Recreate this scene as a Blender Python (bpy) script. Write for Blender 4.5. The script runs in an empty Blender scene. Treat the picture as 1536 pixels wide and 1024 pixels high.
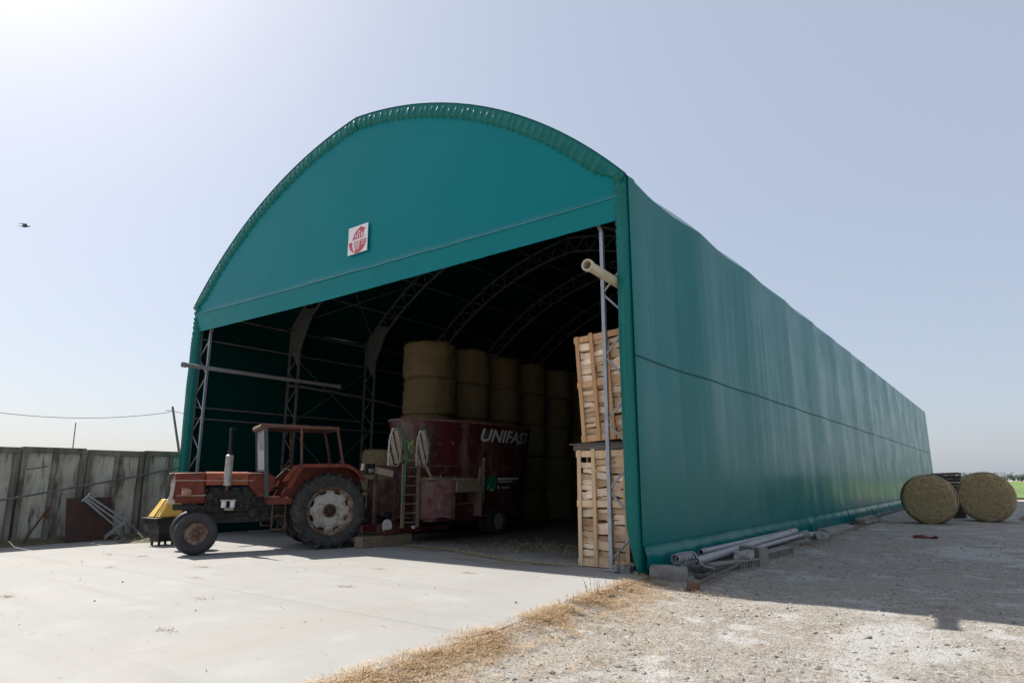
import bpy, bmesh, math, random
from mathutils import Vector, Matrix, Euler, noise
R = math.radians
PI = math.pi
random.seed(7)
scene = bpy.context.scene
COL = scene.collection
V = Vector
SLOPE = 0.010            # the concrete yard falls gently to the left


def gz(x):
    return SLOPE * min(x, 0.35)


# ------------------------------------------------------------------ mesh builder
class MB:
    def __init__(s):
        s.v = []; s.f = []; s.m = []

    def add(s, vs, fs, m=0):
        o = len(s.v)
        s.v += [tuple(p) for p in vs]
        s.f += [tuple(i + o for i in f) for f in fs]
        s.m += [m] * len(fs)

    def box(s, c, d, rot=None, m=0, top=(1, 1)):
        hx, hy, hz = d[0] / 2, d[1] / 2, d[2] / 2
        vs = []
        for z, k in ((-hz, (1, 1)), (hz, top)):
            for x, y in ((-1, -1), (1, -1), (1, 1), (-1, 1)):
                p = V((x * hx * k[0], y * hy * k[1], z))
                if rot is not None:
                    p = rot @ p
                vs.append(p + V(c))
        s.add(vs, [(3, 2, 1, 0), (4, 5, 6, 7), (0, 1, 5, 4), (1, 2, 6, 5), (2, 3, 7, 6), (3, 0, 4, 7)], m)

    def bar(s, a, b, w, h=None, up=(0, 0, 1), m=0):
        a, b = V(a), V(b)
        h = h or w
        d = (b - a)
        L = d.length
        if L < 1e-6:
            return
        d.normalize()
        u = V(up)
        if abs(d.dot(u)) > .98:
            u = V((0, 1, 0)) if abs(d.y) < .9 else V((1, 0, 0))
        x = d.cross(u).normalized()
        z = x.cross(d).normalized()
        vs = []
        for p in (a, b):
            for i, j in ((-1, -1), (1, -1), (1, 1), (-1, 1)):
                vs.append(p + x * (i * w / 2) + z * (j * h / 2))
        s.add(vs, [(0, 1, 2, 3), (7, 6, 5, 4), (0, 4, 5, 1), (1, 5, 6, 2), (2, 6, 7, 3), (3, 7, 4, 0)], m)

    def tube(s, a, b, r, r2=None, n=8, caps=True, m=0, hollow=0):
        s.path([a, b], r, n, m, caps, r2, hollow)

    def path(s, pts, r, n=6, m=0, caps=True, r2=None, hollow=0):
        pts = [V(p) for p in pts]
        k = len(pts)
        vs = []; fs = []
        prev = None
        for i, p in enumerate(pts):
            d = (pts[min(i + 1, k - 1)] - pts[max(i - 1, 0)])
            if d.length < 1e-9:
                d = V((0, 0, 1))
            d.normalize()
            if prev is None:
                u = V((0, 0, 1)) if abs(d.z) < .9 else V((1, 0, 0))
                x = d.cross(u).normalized()
            else:
                x = (prev - d * prev.dot(d)).normalized()
            prev = x
            y = d.cross(x)
            rr = r if r2 is None else r + (r2 - r) * i / (k - 1)
            for j in range(n):
                a = 2 * PI * j / n
                vs.append(p + x * (rr * math.cos(a)) + y * (rr * math.sin(a)))
        for i in range(k - 1):
            for j in range(n):
                j2 = (j + 1) % n
                fs.append((i * n + j, i * n + j2, (i + 1) * n + j2, (i + 1) * n + j))
        if hollow:
            o = len(vs)
            d = (pts[-1] - pts[0]).normalized()
            for e, c in ((0, pts[0]), ((k - 1) * n, pts[-1])):
                for j in range(n):
                    vs.append(c + (vs[e + j] - c) * hollow)
            for j in range(n):
                j2 = (j + 1) % n
                fs.append((o + j, o + j2, j2, j))
                e = (k - 1) * n
                fs.append((e + j, e + j2, o + n + j2, o + n + j))
                fs.append((o + n + j, o + n + j2, o + j2, o + j))
        elif caps:
            fs.append(tuple(range(n - 1, -1, -1)))
            fs.append(tuple((k - 1) * n + j for j in range(n)))
        s.add(vs, fs, m)

    def lathe(s, prof, n=32, M=None, m=0, jitter=None, caps=True):
        vs = []; fs = []
        k = len(prof)
        for i, (r, z) in enumerate(prof):
            for j in range(n):
                a = 2 * PI * j / n
                p = V((r * math.cos(a), r * math.sin(a), z))
                if jitter:
                    p = jitter(p, i, j)
                vs.append(M @ p if M is not None else p)
        for i in range(k - 1):
            for j in range(n):
                j2 = (j + 1) % n
                fs.append((i * n + j, i * n + j2, (i + 1) * n + j2, (i + 1) * n + j))
        if caps and prof[0][0] > 1e-4:
            fs.append(tuple(range(n - 1, -1, -1)))
        if caps and prof[-1][0] > 1e-4:
            fs.append(tuple((k - 1) * n + j for j in range(n)))
        s.add(vs, fs, m)

    def grid(s, fn, nu, nv, m=0, flip=False):
        vs = [fn(i / nu, j / nv) for i in range(nu + 1) for j in range(nv + 1)]
        fs = []
        w = nv + 1
        for i in range(nu):
            for j in range(nv):
                q = (i * w + j, (i + 1) * w + j, (i + 1) * w + j + 1, i * w + j + 1)
                fs.append(q[::-1] if flip else q)
        s.add(vs, fs, m)

    def prism(s, poly, a, b, fn, m=0):
        """poly: 2-D outline, extruded from a to b; fn(u, v, w) -> point"""
        n = len(poly)
        vs = [fn(u, v, a) for u, v in poly] + [fn(u, v, b) for u, v in poly]
        fs = [tuple(range(n - 1, -1, -1)), tuple(range(n, 2 * n))]
        for i in range(n):
            j = (i + 1) % n
            fs.append((i, j, n + j, n + i))
        s.add(vs, fs, m)

    def build(s, name, mats, parent=None, loc=None, rot=None, bevel=0, smooth=35, fix=True):
        me = bpy.data.meshes.new(name)
        me.from_pydata(s.v, [], s.f)
        if not isinstance(mats, (list, tuple)):
            mats = [mats]
        for mt in mats:
            me.materials.append(mt)
        if len(mats) > 1:
            me.polygons.foreach_set('material_index', s.m)
        if fix:
            bm = bmesh.new(); bm.from_mesh(me)
            bmesh.ops.recalc_face_normals(bm, faces=bm.faces)
            bm.to_mesh(me); bm.free()
        if smooth:
            me.shade_smooth()
            me.set_sharp_from_angle(angle=R(smooth))
        me.update()
        o = bpy.data.objects.new(name, me)
        COL.objects.link(o)
        if parent is not None:
            o.parent = parent
        if loc is not None:
            o.location = loc
        if rot is not None:
            o.rotation_euler = rot
        if bevel:
            b = o.modifiers.new('bevel', 'BEVEL')
            b.width = bevel; b.segments = 2 if bevel < .04 else 4; b.limit_method = 'ANGLE'; b.angle_limit = R(40)
        return o


def tag(o, label=None, cat=None, group=None, kind=None):
    if label: o['label'] = label
    if cat: o['category'] = cat
    if group: o['group'] = group
    if kind: o['kind'] = kind
    return o


def empty(name, loc=(0, 0, 0), rot=(0, 0, 0), label=None, cat=None, group=None):
    o = bpy.data.objects.new(name, None)
    COL.objects.link(o)
    o.location = loc; o.rotation_euler = rot
    o.empty_display_size = .2
    return tag(o, label, cat, group)


def dup(o, parent=None):
    c = o.copy()
    COL.objects.link(c)
    if parent is not None:
        c.parent = parent
    for ch in list(o.children):
        dup(ch, c)
    return c


# ------------------------------------------------------------------ materials
def mat(name, col, rough=.6, metal=0, layers=(), bump=None, spec=.5, island=0, rnd=0, stretch=None, coat=0, fine=None, shine=None, back=None):
    """layers: (scale, lo, hi, colour, stretch or None[, detail]) mixed over the base where a noise passes lo..hi"""
    m = bpy.data.materials.new(name)
    m.use_nodes = True
    nt = m.node_tree; N = nt.nodes; L = nt.links
    b = N['Principled BSDF']
    b.inputs['Roughness'].default_value = rough
    b.inputs['Metallic'].default_value = metal
    b.inputs['Specular IOR Level'].default_value = spec
    if coat:
        b.inputs['Coat Weight'].default_value = coat
        b.inputs['Coat Roughness'].default_value = .12
    tc = N.new('ShaderNodeTexCoord')
    oi = N.new('ShaderNodeObjectInfo')
    ml = N.new('ShaderNodeMath'); ml.operation = 'MULTIPLY'; ml.inputs[1].default_value = 37.0
    L.new(oi.outputs['Random'], ml.inputs[0])
    ad = N.new('ShaderNodeVectorMath'); ad.operation = 'ADD'
    L.new(tc.outputs['Object'], ad.inputs[0]); L.new(ml.outputs[0], ad.inputs[1])

    def nz(scale, detail=5, st=None, rg=.6):
        src = ad.outputs[0]
        if st:
            mp = N.new('ShaderNodeMapping'); mp.inputs['Scale'].default_value = st
            L.new(src, mp.inputs[0]); src = mp.outputs[0]
        t = N.new('ShaderNodeTexNoise')
        t.inputs['Scale'].default_value = scale
        t.inputs['Detail'].default_value = detail
        t.inputs['Roughness'].default_value = rg
        L.new(src, t.inputs['Vector'])
        return t.outputs['Fac']

    cur = None
    base = N.new('ShaderNodeRGB'); base.outputs[0].default_value = (*col, 1)
    cur = base.outputs[0]
    for ly in layers:
        sc, lo, hi, c = ly[:4]
        st = ly[4] if len(ly) > 4 else None
        de = ly[5] if len(ly) > 5 else 5
        mr = N.new('ShaderNodeMapRange')
        mr.inputs['From Min'].default_value = lo; mr.inputs['From Max'].default_value = hi
        L.new(nz(sc, de, st), mr.inputs[0])
        mx = N.new('ShaderNodeMix'); mx.data_type = 'RGBA'
        L.new(mr.outputs[0], mx.inputs['Factor'])
        L.new(cur, mx.inputs['A'])
        mx.inputs['B'].default_value = (*c, 1)
        cur = mx.outputs['Result']
    for amt, node in ((island, 'island'), (rnd, 'obj')):
        if amt:
            if node == 'island':
                g = N.new('ShaderNodeNewGeometry'); o = g.outputs['Random Per Island']
            else:
                o = oi.outputs['Random']
            mr = N.new('ShaderNodeMapRange')
            mr.inputs['To Min'].default_value = 1 - amt; mr.inputs['To Max'].default_value = 1 + amt
            L.new(o, mr.inputs[0])
            hs = N.new('ShaderNodeHueSaturation')
            L.new(mr.outputs[0], hs.inputs['Value'])
            mr2 = N.new('ShaderNodeMapRange')
            mr2.inputs['To Min'].default_value = 1 + amt * .5; mr2.inputs['To Max'].default_value = 1 - amt * .6
            L.new(o, mr2.inputs[0]); L.new(mr2.outputs[0], hs.inputs['Saturation'])
            L.new(cur, hs.inputs['Color'])
            cur = hs.outputs['Color']
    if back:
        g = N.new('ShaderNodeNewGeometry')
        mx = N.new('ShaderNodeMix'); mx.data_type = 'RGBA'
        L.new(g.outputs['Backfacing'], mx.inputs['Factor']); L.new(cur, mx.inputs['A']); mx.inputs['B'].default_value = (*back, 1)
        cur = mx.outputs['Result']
    L.new(cur, b.inputs['Base Color'])
    if shine:
        mr = N.new('ShaderNodeMapRange')
        mr.inputs['From Min'].default_value = .35; mr.inputs['From Max'].default_value = .65
        mr.inputs['To Min'].default_value = rough - shine[1]; mr.inputs['To Max'].default_value = rough + shine[1]
        L.new(nz(shine[0], 4, shine[2] if len(shine) > 2 else None), mr.inputs[0])
        L.new(mr.outputs[0], b.inputs['Roughness'])
    prev = None
    for bp in ([bump] if bump else []) + ([fine] if fine else []):
        bn = N.new('ShaderNodeBump')
        bn.inputs['Strength'].default_value = bp[1]
        bn.inputs['Distance'].default_value = bp[2] if len(bp) > 2 else .02
        L.new(nz(bp[0], 6, bp[3] if len(bp) > 3 else None), bn.inputs['Height'])
        if prev:
            L.new(prev, bn.inputs['Normal'])
        prev = bn.outputs[0]
    if prev:
        L.new(prev, b.inputs['Normal'])
    return m


TEAL = (.0002, .138, .136)
M = {}
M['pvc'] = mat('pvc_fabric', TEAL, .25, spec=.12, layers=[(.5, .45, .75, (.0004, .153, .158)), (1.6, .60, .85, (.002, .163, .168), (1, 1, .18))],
               bump=(2.2, .18, .03, (1, 1, .15)), fine=(9, .05, .01, (1, 1, .12)), shine=(.8, .05), back=(.0006, .030, .028))  # back: same fabric, indoor shade put into the inner face colour
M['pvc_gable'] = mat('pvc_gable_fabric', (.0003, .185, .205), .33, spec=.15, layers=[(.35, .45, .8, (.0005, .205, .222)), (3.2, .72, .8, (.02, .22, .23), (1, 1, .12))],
                     bump=(.7, .12, .05), shine=(.6, .06), back=(.0006, .030, .028))  # inner face carries the painted indoor shade too
M['pvc_dark'] = mat('pvc_seam_fabric', (.001, .060, .064), .5, spec=.1)
M['pvc_trim'] = mat('pvc_trim_fabric', (.0003, .135, .120), .45, spec=.28, layers=[(2, .5, .8, (.0006, .155, .142))], bump=(5, .15, .02))
M['pvc_gloss'] = mat('pvc_weld_gloss', (.002, .17, .18), .22, spec=.8)
M['galv'] = mat('galvanised_steel', (.36, .38, .41), .48, .55, layers=[(9, .45, .7, (.25, .27, .29)), (3, .6, .75, (.42, .43, .44))])
M['galv_dull'] = mat('weathered_shaded_steel', (.15, .15, .145), .62, .3, layers=[(6, .5, .7, (.10, .085, .07))])  # darker steel; paints indoor shade onto the inner trusses and plates
M['wood_new'] = mat('sawn_softwood', (.74, .54, .33), .75, layers=[(4, .4, .7, (.64, .42, .24), (1, 1, .12)), (30, .45, .75, (.56, .37, .21), (1, 1, .05)), (7, .69, .73, (.16, .085, .04))], rnd=.12, island=.16, bump=(40, .25, .004, (1, 1, .06)))
M['wood_warm'] = mat('orange_softwood', (.60, .35, .17), .75, layers=[(4, .4, .7, (.48, .26, .12), (1, 1, .12)), (30, .45, .75, (.42, .23, .11), (1, 1, .05)), (7, .69, .73, (.16, .085, .04))], rnd=.10, island=.12, bump=(40, .25, .004, (1, 1, .06)))
M['billet'] = mat('split_firewood', (.80, .62, .43), .8, layers=[(3, .45, .62, (.74, .53, .34), (.25, 1, 1)), (26, .45, .75, (.62, .44, .27), (.07, 1, 1)), (5, .64, .70, (.30, .18, .10)), (1.5, .52, .62, (.60, .38, .25), (.3, 1, 1))], rnd=.34, bump=(16, .9, .016, (.10, 1, 1)))
M['wood_old'] = mat('grey_old_timber', (.13, .11, .095), .85, layers=[(5, .45, .7, (.075, .06, .05), (.3, 1, 1)), (14, .55, .75, (.2, .18, .16))], island=.2, bump=(25, .4, .006))
M['wood_dark'] = mat('dark_wet_timber', (.04, .033, .028), .9, layers=[(8, .5, .7, (.07, .055, .045), (.3, 1, 1))], island=.3)
M['red'] = mat('faded_red_paint', (.145, .027, .016), .55, spec=.25, layers=[(1.6, .48, .68, (.21, .045, .025)), (5, .52, .64, (.10, .032, .022)), (11, .58, .66, (.055, .03, .022)), (18, .62, .72, (.07, .038, .026)), (3, .64, .78, (.30, .19, .15)), (26, .66, .72, (.26, .16, .12))], bump=(14, .12, .005), shine=(4, .12))
M['red_orange'] = mat('sunbleached_orange_paint', (.24, .064, .026), .55, spec=.25, layers=[(3, .42, .6, (.30, .065, .03)), (9, .58, .7, (.15, .06, .035)), (2.5, .62, .8, (.45, .26, .17))], bump=(14, .12, .005), shine=(4, .12))
M['pink'] = mat('chalky_red_paint', (.42, .24, .19), .7, layers=[(7, .45, .65, (.30, .09, .06))])
M['rubber'] = mat('dusty_rubber', (.030, .029, .029), .82, layers=[(3, .45, .75, (.075, .066, .057)), (12, .6, .8, (.12, .105, .09))], bump=(20, .2, .006))
M['rubber_front'] = mat('worn_black_rubber', (.024, .024, .026), .62, layers=[(4, .5, .75, (.06, .055, .05))], bump=(20, .12, .004))
M['rim'] = mat('chipped_cream_rim', (.42, .40, .355), .6, layers=[(5, .50, .58, (.30, .26, .21)), (4.2, .60, .64, (.10, .05, .03)), (14, .66, .7, (.07, .04, .025))])
M['rim_rust'] = mat('rusty_rim', (.30, .25, .19), .75, layers=[(5, .40, .56, (.14, .065, .035)), (16, .5, .7, (.07, .035, .02))])
M['rust'] = mat('brown_rust', (.10, .048, .030), .8, layers=[(6, .45, .7, (.17, .08, .05)), (20, .5, .75, (.05, .025, .018))])
M['rust_board'] = mat('rusty_sheet', (.055, .027, .022), .8, layers=[(2, .45, .7, (.085, .038, .028)), (9, .6, .8, (.035, .02, .018))])
M['grease'] = mat('oily_engine_metal', (.018, .017, .016), .6, .3, layers=[(9, .5, .7, (.05, .042, .034)), (22, .62, .75, (.10, .085, .07))], bump=(18, .4, .01))
M['black'] = mat('matt_black', (.014, .014, .015), .55)
M['post_dark'] = mat('dark_cab_post', (.035, .037, .045), .45, layers=[(9, .6, .75, (.12, .10, .09))])
M['glass'] = mat('sky_grey_windscreen', (.36, .38, .38), .18, spec=.7, layers=[(3, .45, .8, (.46, .47, .46))])  # pale grey paints the reflected sky into the glass
M['white'] = mat('white_plastic', (.74, .74, .72), .5, layers=[(6, .55, .8, (.6, .59, .56))])
M['muffler'] = mat('heat_shield_steel', (.42, .41, .39), .5, .4, layers=[(5, .5, .7, (.28, .25, .22)), (40, .5, .6, (.2, .18, .16), (1, 1, .8))])
M['chalk'] = mat('pale_worn_edge', (.46, .39, .35), .7, layers=[(9, .5, .7, (.34, .22, .17))])
M['yellow'] = mat('yellow_paint', (.72, .45, .095), .5, layers=[(5, .55, .8, (.62, .40, .14)), (18, .68, .74, (.25, .14, .06))])
M['maroon'] = mat('maroon_paint', (.066, .009, .013), .45, layers=[(1.3, .50, .72, (.135, .055, .05)), (5, .58, .72, (.17, .115, .085)), (2, .55, .7, (.16, .11, .08), (1, 1, .25)), (3, .55, .72, (.09, .010, .018), (1, 1, .2))], bump=(6, .1, .01), shine=(3, .1))
M['maroon_dusty'] = mat('dusty_maroon_paint', (.18, .10, .093), .7, layers=[(3, .42, .65, (.13, .03, .036)), (8, .55, .75, (.27, .21, .15))])
M['maroon_grime'] = mat('grimy_maroon_paint', (.06, .018, .018), .7, layers=[(4, .45, .65, (.10, .075, .05)), (12, .55, .7, (.03, .02, .018))])
M['dusty_tan'] = mat('feed_dust', (.25, .20, .13), .9, layers=[(9, .45, .7, (.17, .12, .07))], bump=(30, .6, .01))
M['beige'] = mat('beige_plate', (.42, .36, .29), .7, layers=[(6, .5, .75, (.28, .22, .17))])
M['letter'] = mat('pale_lettering', (.62, .60, .56), .6, layers=[(9, .55, .75, (.4, .36, .32))])
M['green'] = mat('bright_green_vinyl', (.01, .20, .10), .45)
M['hose'] = mat('green_hose', (.01, .16, .11), .5)
M['lime'] = mat('lime_green_rag', (.24, .36, .07), .7, layers=[(9, .5, .7, (.55, .56, .36))])
M['signwhite'] = mat('sign_white', (.78, .77, .78), .5)
M['signred'] = mat('sign_red', (.54, .075, .095), .5)
M['pipe'] = mat('aged_cream_pipe', (.47, .42, .31), .5, layers=[(3, .5, .75, (.36, .31, .22)), (12, .62, .75, (.24, .20, .15))])
M['pipe_grey'] = mat('grey_irrigation_pipe', (.30, .30, .31), .55, .1, layers=[(4, .5, .75, (.20, .19, .18)), (13, .62, .75, (.36, .36, .35))])
M['conc_block'] = mat('rough_concrete', (.24, .225, .205), .9, layers=[(5, .45, .7, (.15, .14, .125)), (24, .58, .75, (.33, .31, .29))], bump=(22, .6, .012))
M['stone'] = mat('pale_stone', (.36, .345, .325), .9, layers=[(7, .45, .7, (.23, .22, .2))], bump=(20, .6, .012))
M['brick'] = mat('old_brick', (.16, .085, .055), .9, layers=[(8, .45, .7, (.10, .05, .035))], bump=(30, .5, .008))
M['straw'] = mat('baled_straw', (.175, .13, .062), .92, layers=[(22, .42, .62, (.31, .24, .12), (1, 1, 2.2)), (50, .52, .70, (.10, .065, .028), (1, 1, 2)), (2, .5, .75, (.24, .17, .075))], rnd=.08, bump=(60, 1.0, .03, (1, 1, 1.8)))
M['blade'] = mat('dry_straw_blades', (.40, .26, .125), .85, island=.55)
M['strawlitter'] = mat('loose_straw', (.44, .36, .18), .85, island=.35)
M['weed'] = mat('dry_weed', (.17, .105, .055), .9, island=.3)
M['greenblade'] = mat('green_grass_blades', (.10, .13, .035), .8, island=.35)
M['foliage'] = mat('leaf_green', (.05, .075, .03), .8, island=.35)
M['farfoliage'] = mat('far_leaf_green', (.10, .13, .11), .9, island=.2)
M['pebble'] = mat('gravel_stones', (.30, .28, .255), .9, island=.45, bump=(30, .4, .01))
M['feather'] = mat('dark_feathers', (.05, .05, .055), .7)
M['pole'] = mat('weathered_pole', (.12, .115, .115), .8)
M['pole_red'] = mat('red_insulator', (.35, .07, .06), .5)
M['mortar'] = mat('slab_joint', (.30, .285, .265), .9)


def ground_mats():
    # hay end-face: wound rings around the local Z axis
    m = mat('wound_hay', (.24, .17, .085), .95)
    nt = m.node_tree; N = nt.nodes; L = nt.links
    b = N['Principled BSDF']
    tc = N.new('ShaderNodeTexCoord')
    sx = N.new('ShaderNodeSeparateXYZ'); L.new(tc.outputs['Object'], sx.inputs[0])
    at = N.new('ShaderNodeMath'); at.operation = 'ARCTAN2'; L.new(sx.outputs['Y'], at.inputs[0]); L.new(sx.outputs['X'], at.inputs[1])
    n0 = N.new('ShaderNodeTexNoise'); n0.inputs['Scale'].default_value = 1.7; n0.inputs['Detail'].default_value = 3; L.new(tc.outputs['Object'], n0.inputs['Vector'])
    ln = N.new('ShaderNodeVectorMath'); ln.operation = 'LENGTH'
    cx_ = N.new('ShaderNodeCombineXYZ'); L.new(sx.outputs['X'], cx_.inputs['X']); L.new(sx.outputs['Y'], cx_.inputs['Y']); L.new(cx_.outputs[0], ln.inputs[0])
    rw_ = N.new('ShaderNodeMath'); rw_.operation = 'MULTIPLY_ADD'; rw_.inputs[1].default_value = .30; L.new(n0.outputs['Fac'], rw_.inputs[0]); L.new(ln.outputs['Value'], rw_.inputs[2])
    def pol(fa, fr, fz, detail):
        c = N.new('ShaderNodeCombineXYZ')
        for src, k, nm in ((at.outputs[0], fa, 'X'), (rw_.outputs[0], fr, 'Y'), (sx.outputs['Z'], fz, 'Z')):
            q = N.new('ShaderNodeMath'); q.operation = 'MULTIPLY'; q.inputs[1].default_value = k
            L.new(src, q.inputs[0]); L.new(q.outputs[0], c.inputs[nm])
        t = N.new('ShaderNodeTexNoise'); t.inputs['Scale'].default_value = 1; t.inputs['Detail'].default_value = detail; t.inputs['Roughness'].default_value = .65
        L.new(c.outputs[0], t.inputs['Vector'])
        return t.outputs['Fac']
    f1 = pol(2.6, 13, 9, 3); f2 = pol(9, 42, 30, 5)
    mx = N.new('ShaderNodeMath'); mx.operation = 'MULTIPLY_ADD'; mx.inputs[1].default_value = .42
    L.new(f1, mx.inputs[0])
    ms = N.new('ShaderNodeMath'); ms.operation = 'MULTIPLY'; ms.inputs[1].default_value = .60
    L.new(f2, ms.inputs[0]); L.new(ms.outputs[0], mx.inputs[2])
    r = N.new('ShaderNodeValToRGB')
    r.color_ramp.elements[0].color = (.12, .085, .04, 1); r.color_ramp.elements[0].position = .36
    r.color_ramp.elements[1].color = (.50, .39, .21, 1); r.color_ramp.elements[1].position = .68
    L.new(mx.outputs[0], r.inputs[0]); L.new(r.outputs[0], b.inputs['Base Color'])
    bp = N.new('ShaderNodeBump'); bp.inputs['Strength'].default_value = 1; bp.inputs['Distance'].default_value = .05
    L.new(mx.outputs[0], bp.inputs['Height']); L.new(bp.outputs[0], b.inputs['Normal'])
    M['hay'] = m
    # concrete slab
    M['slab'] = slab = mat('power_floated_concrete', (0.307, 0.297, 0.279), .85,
                    layers=[(.22, .42, .68, (0.273, 0.265, 0.250)), (1.1, .5, .75, (0.336, 0.328, 0.311)), (.5, .56, .72, (0.290, 0.267, 0.235), (1, .35, 1)),
                            (1.0, .52, .70, (0.262, 0.252, 0.236), (.14, 1.3, 1)), (14, .60, .78, (0.252, 0.242, 0.227)), (2.6, .70, .76, (0.227, 0.210, 0.185)), (60, .55, .8, (0.273, 0.265, 0.250))],
                    bump=(30, .12, .006), fine=(3, .12, .02))
    # painted indoor shade, along with trodden dirt, darkens the floor under the roof
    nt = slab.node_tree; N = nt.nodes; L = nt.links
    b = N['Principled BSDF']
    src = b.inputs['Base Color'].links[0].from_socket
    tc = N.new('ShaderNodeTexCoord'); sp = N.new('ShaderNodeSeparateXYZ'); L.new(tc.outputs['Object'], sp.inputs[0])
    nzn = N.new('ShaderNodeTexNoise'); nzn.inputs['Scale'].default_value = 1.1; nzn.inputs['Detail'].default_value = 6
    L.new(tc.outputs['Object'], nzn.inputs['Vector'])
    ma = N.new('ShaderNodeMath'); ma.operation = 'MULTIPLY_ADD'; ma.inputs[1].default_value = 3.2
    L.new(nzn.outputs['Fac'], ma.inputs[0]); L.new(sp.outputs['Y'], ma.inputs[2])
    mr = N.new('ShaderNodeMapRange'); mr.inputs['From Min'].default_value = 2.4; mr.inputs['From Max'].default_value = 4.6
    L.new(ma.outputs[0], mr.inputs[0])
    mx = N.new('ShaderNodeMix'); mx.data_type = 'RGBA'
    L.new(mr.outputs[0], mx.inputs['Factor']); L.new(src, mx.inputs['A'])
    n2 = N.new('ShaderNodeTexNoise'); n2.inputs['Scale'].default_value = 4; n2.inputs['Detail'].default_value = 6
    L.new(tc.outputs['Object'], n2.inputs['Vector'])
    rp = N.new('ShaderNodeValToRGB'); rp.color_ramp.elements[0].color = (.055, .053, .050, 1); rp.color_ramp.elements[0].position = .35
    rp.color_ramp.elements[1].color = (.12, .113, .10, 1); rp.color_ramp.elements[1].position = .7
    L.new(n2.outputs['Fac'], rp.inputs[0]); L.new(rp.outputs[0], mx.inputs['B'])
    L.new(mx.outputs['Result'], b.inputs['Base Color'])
    # precast wall: stained concrete
    M['wall'] = mat('stained_precast_concrete', (.39, .375, .315), .9,
                    layers=[(1.1, .42, .60, (.48, .485, .41)), (2.2, .52, .66, (.15, .138, .112), (1, 1.6, .35)), (3.5, .62, .72, (.17, .20, .15)),
                            (5, .56, .7, (.075, .068, .056), (1, 2.4, .2)), (30, .55, .75, (.2, .19, .165))],
                    bump=(12, .5, .015), rnd=.1)
    M['wall_rib'] = mat('dark_precast_concrete', (.15, .14, .115), .9,
                        layers=[(1.6, .45, .65, (.24, .225, .19)), (4, .5, .68, (.07, .064, .052), (1, 1, .25)), (25, .6, .75, (.3, .285, .25))],
                        bump=(14, .5, .015))
    # gravel yard
    M['gravel'] = mat('dusty_gravel', (.275, .238, .195), .95,
                      layers=[(.35, .44, .62, (.32, .285, .24)), (2.2, .50, .64, (.20, .168, .13)), (.42, .57, .62, (.46, .45, .435), (1, .7, 1)), (1.7, .57, .64, (.49, .48, .465)), (.8, .61, .70, (.15, .128, .105)),
                              (5, .57, .66, (.47, .45, .42)), (8, .58, .66, (.125, .105, .088)), (24, .50, .60, (.42, .39, .35)), (32, .61, .68, (.12, .105, .09)), (55, .50, .62, (.40, .37, .33)), (80, .60, .68, (.12, .108, .095))],
                      bump=(9, .8, .07), fine=(40, 1.0, .035))
    M['field'] = mat('green_crop', (.10, .17, .035), .9, layers=[(.35, .4, .65, (.16, .24, .06), (1, .3, 1)), (1.5, .5, .7, (.06, .11, .025))], bump=(3, 1, .2))
    M['earth'] = mat('bare_earth', (.20, .15, .115), .95, layers=[(2, .45, .7, (.13, .095, .07)), (9, .55, .7, (.29, .24, .2))], bump=(7, .8, .06))
    M['moss'] = mat('mossy_litter', (.12, .10, .06), .95, layers=[(5, .45, .65, (.07, .075, .03)), (14, .5, .7, (.24, .2, .15))], bump=(14, .8, .03))


ground_mats()

# ------------------------------------------------------------------ ground
def rng_axis(lo, hi, step, far, k=1.35):
    a = []
    x = lo
    while x < hi + 1e-6:
        a.append(x); x += step
    s = step
    left = []; x = lo
    while x > -far:
        s *= k; x -= s; left.append(x)
    s = step; right = []; x = a[-1]
    while x < far:
        s *= k; x += s; right.append(x)
    return left[::-1] + a + right


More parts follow.
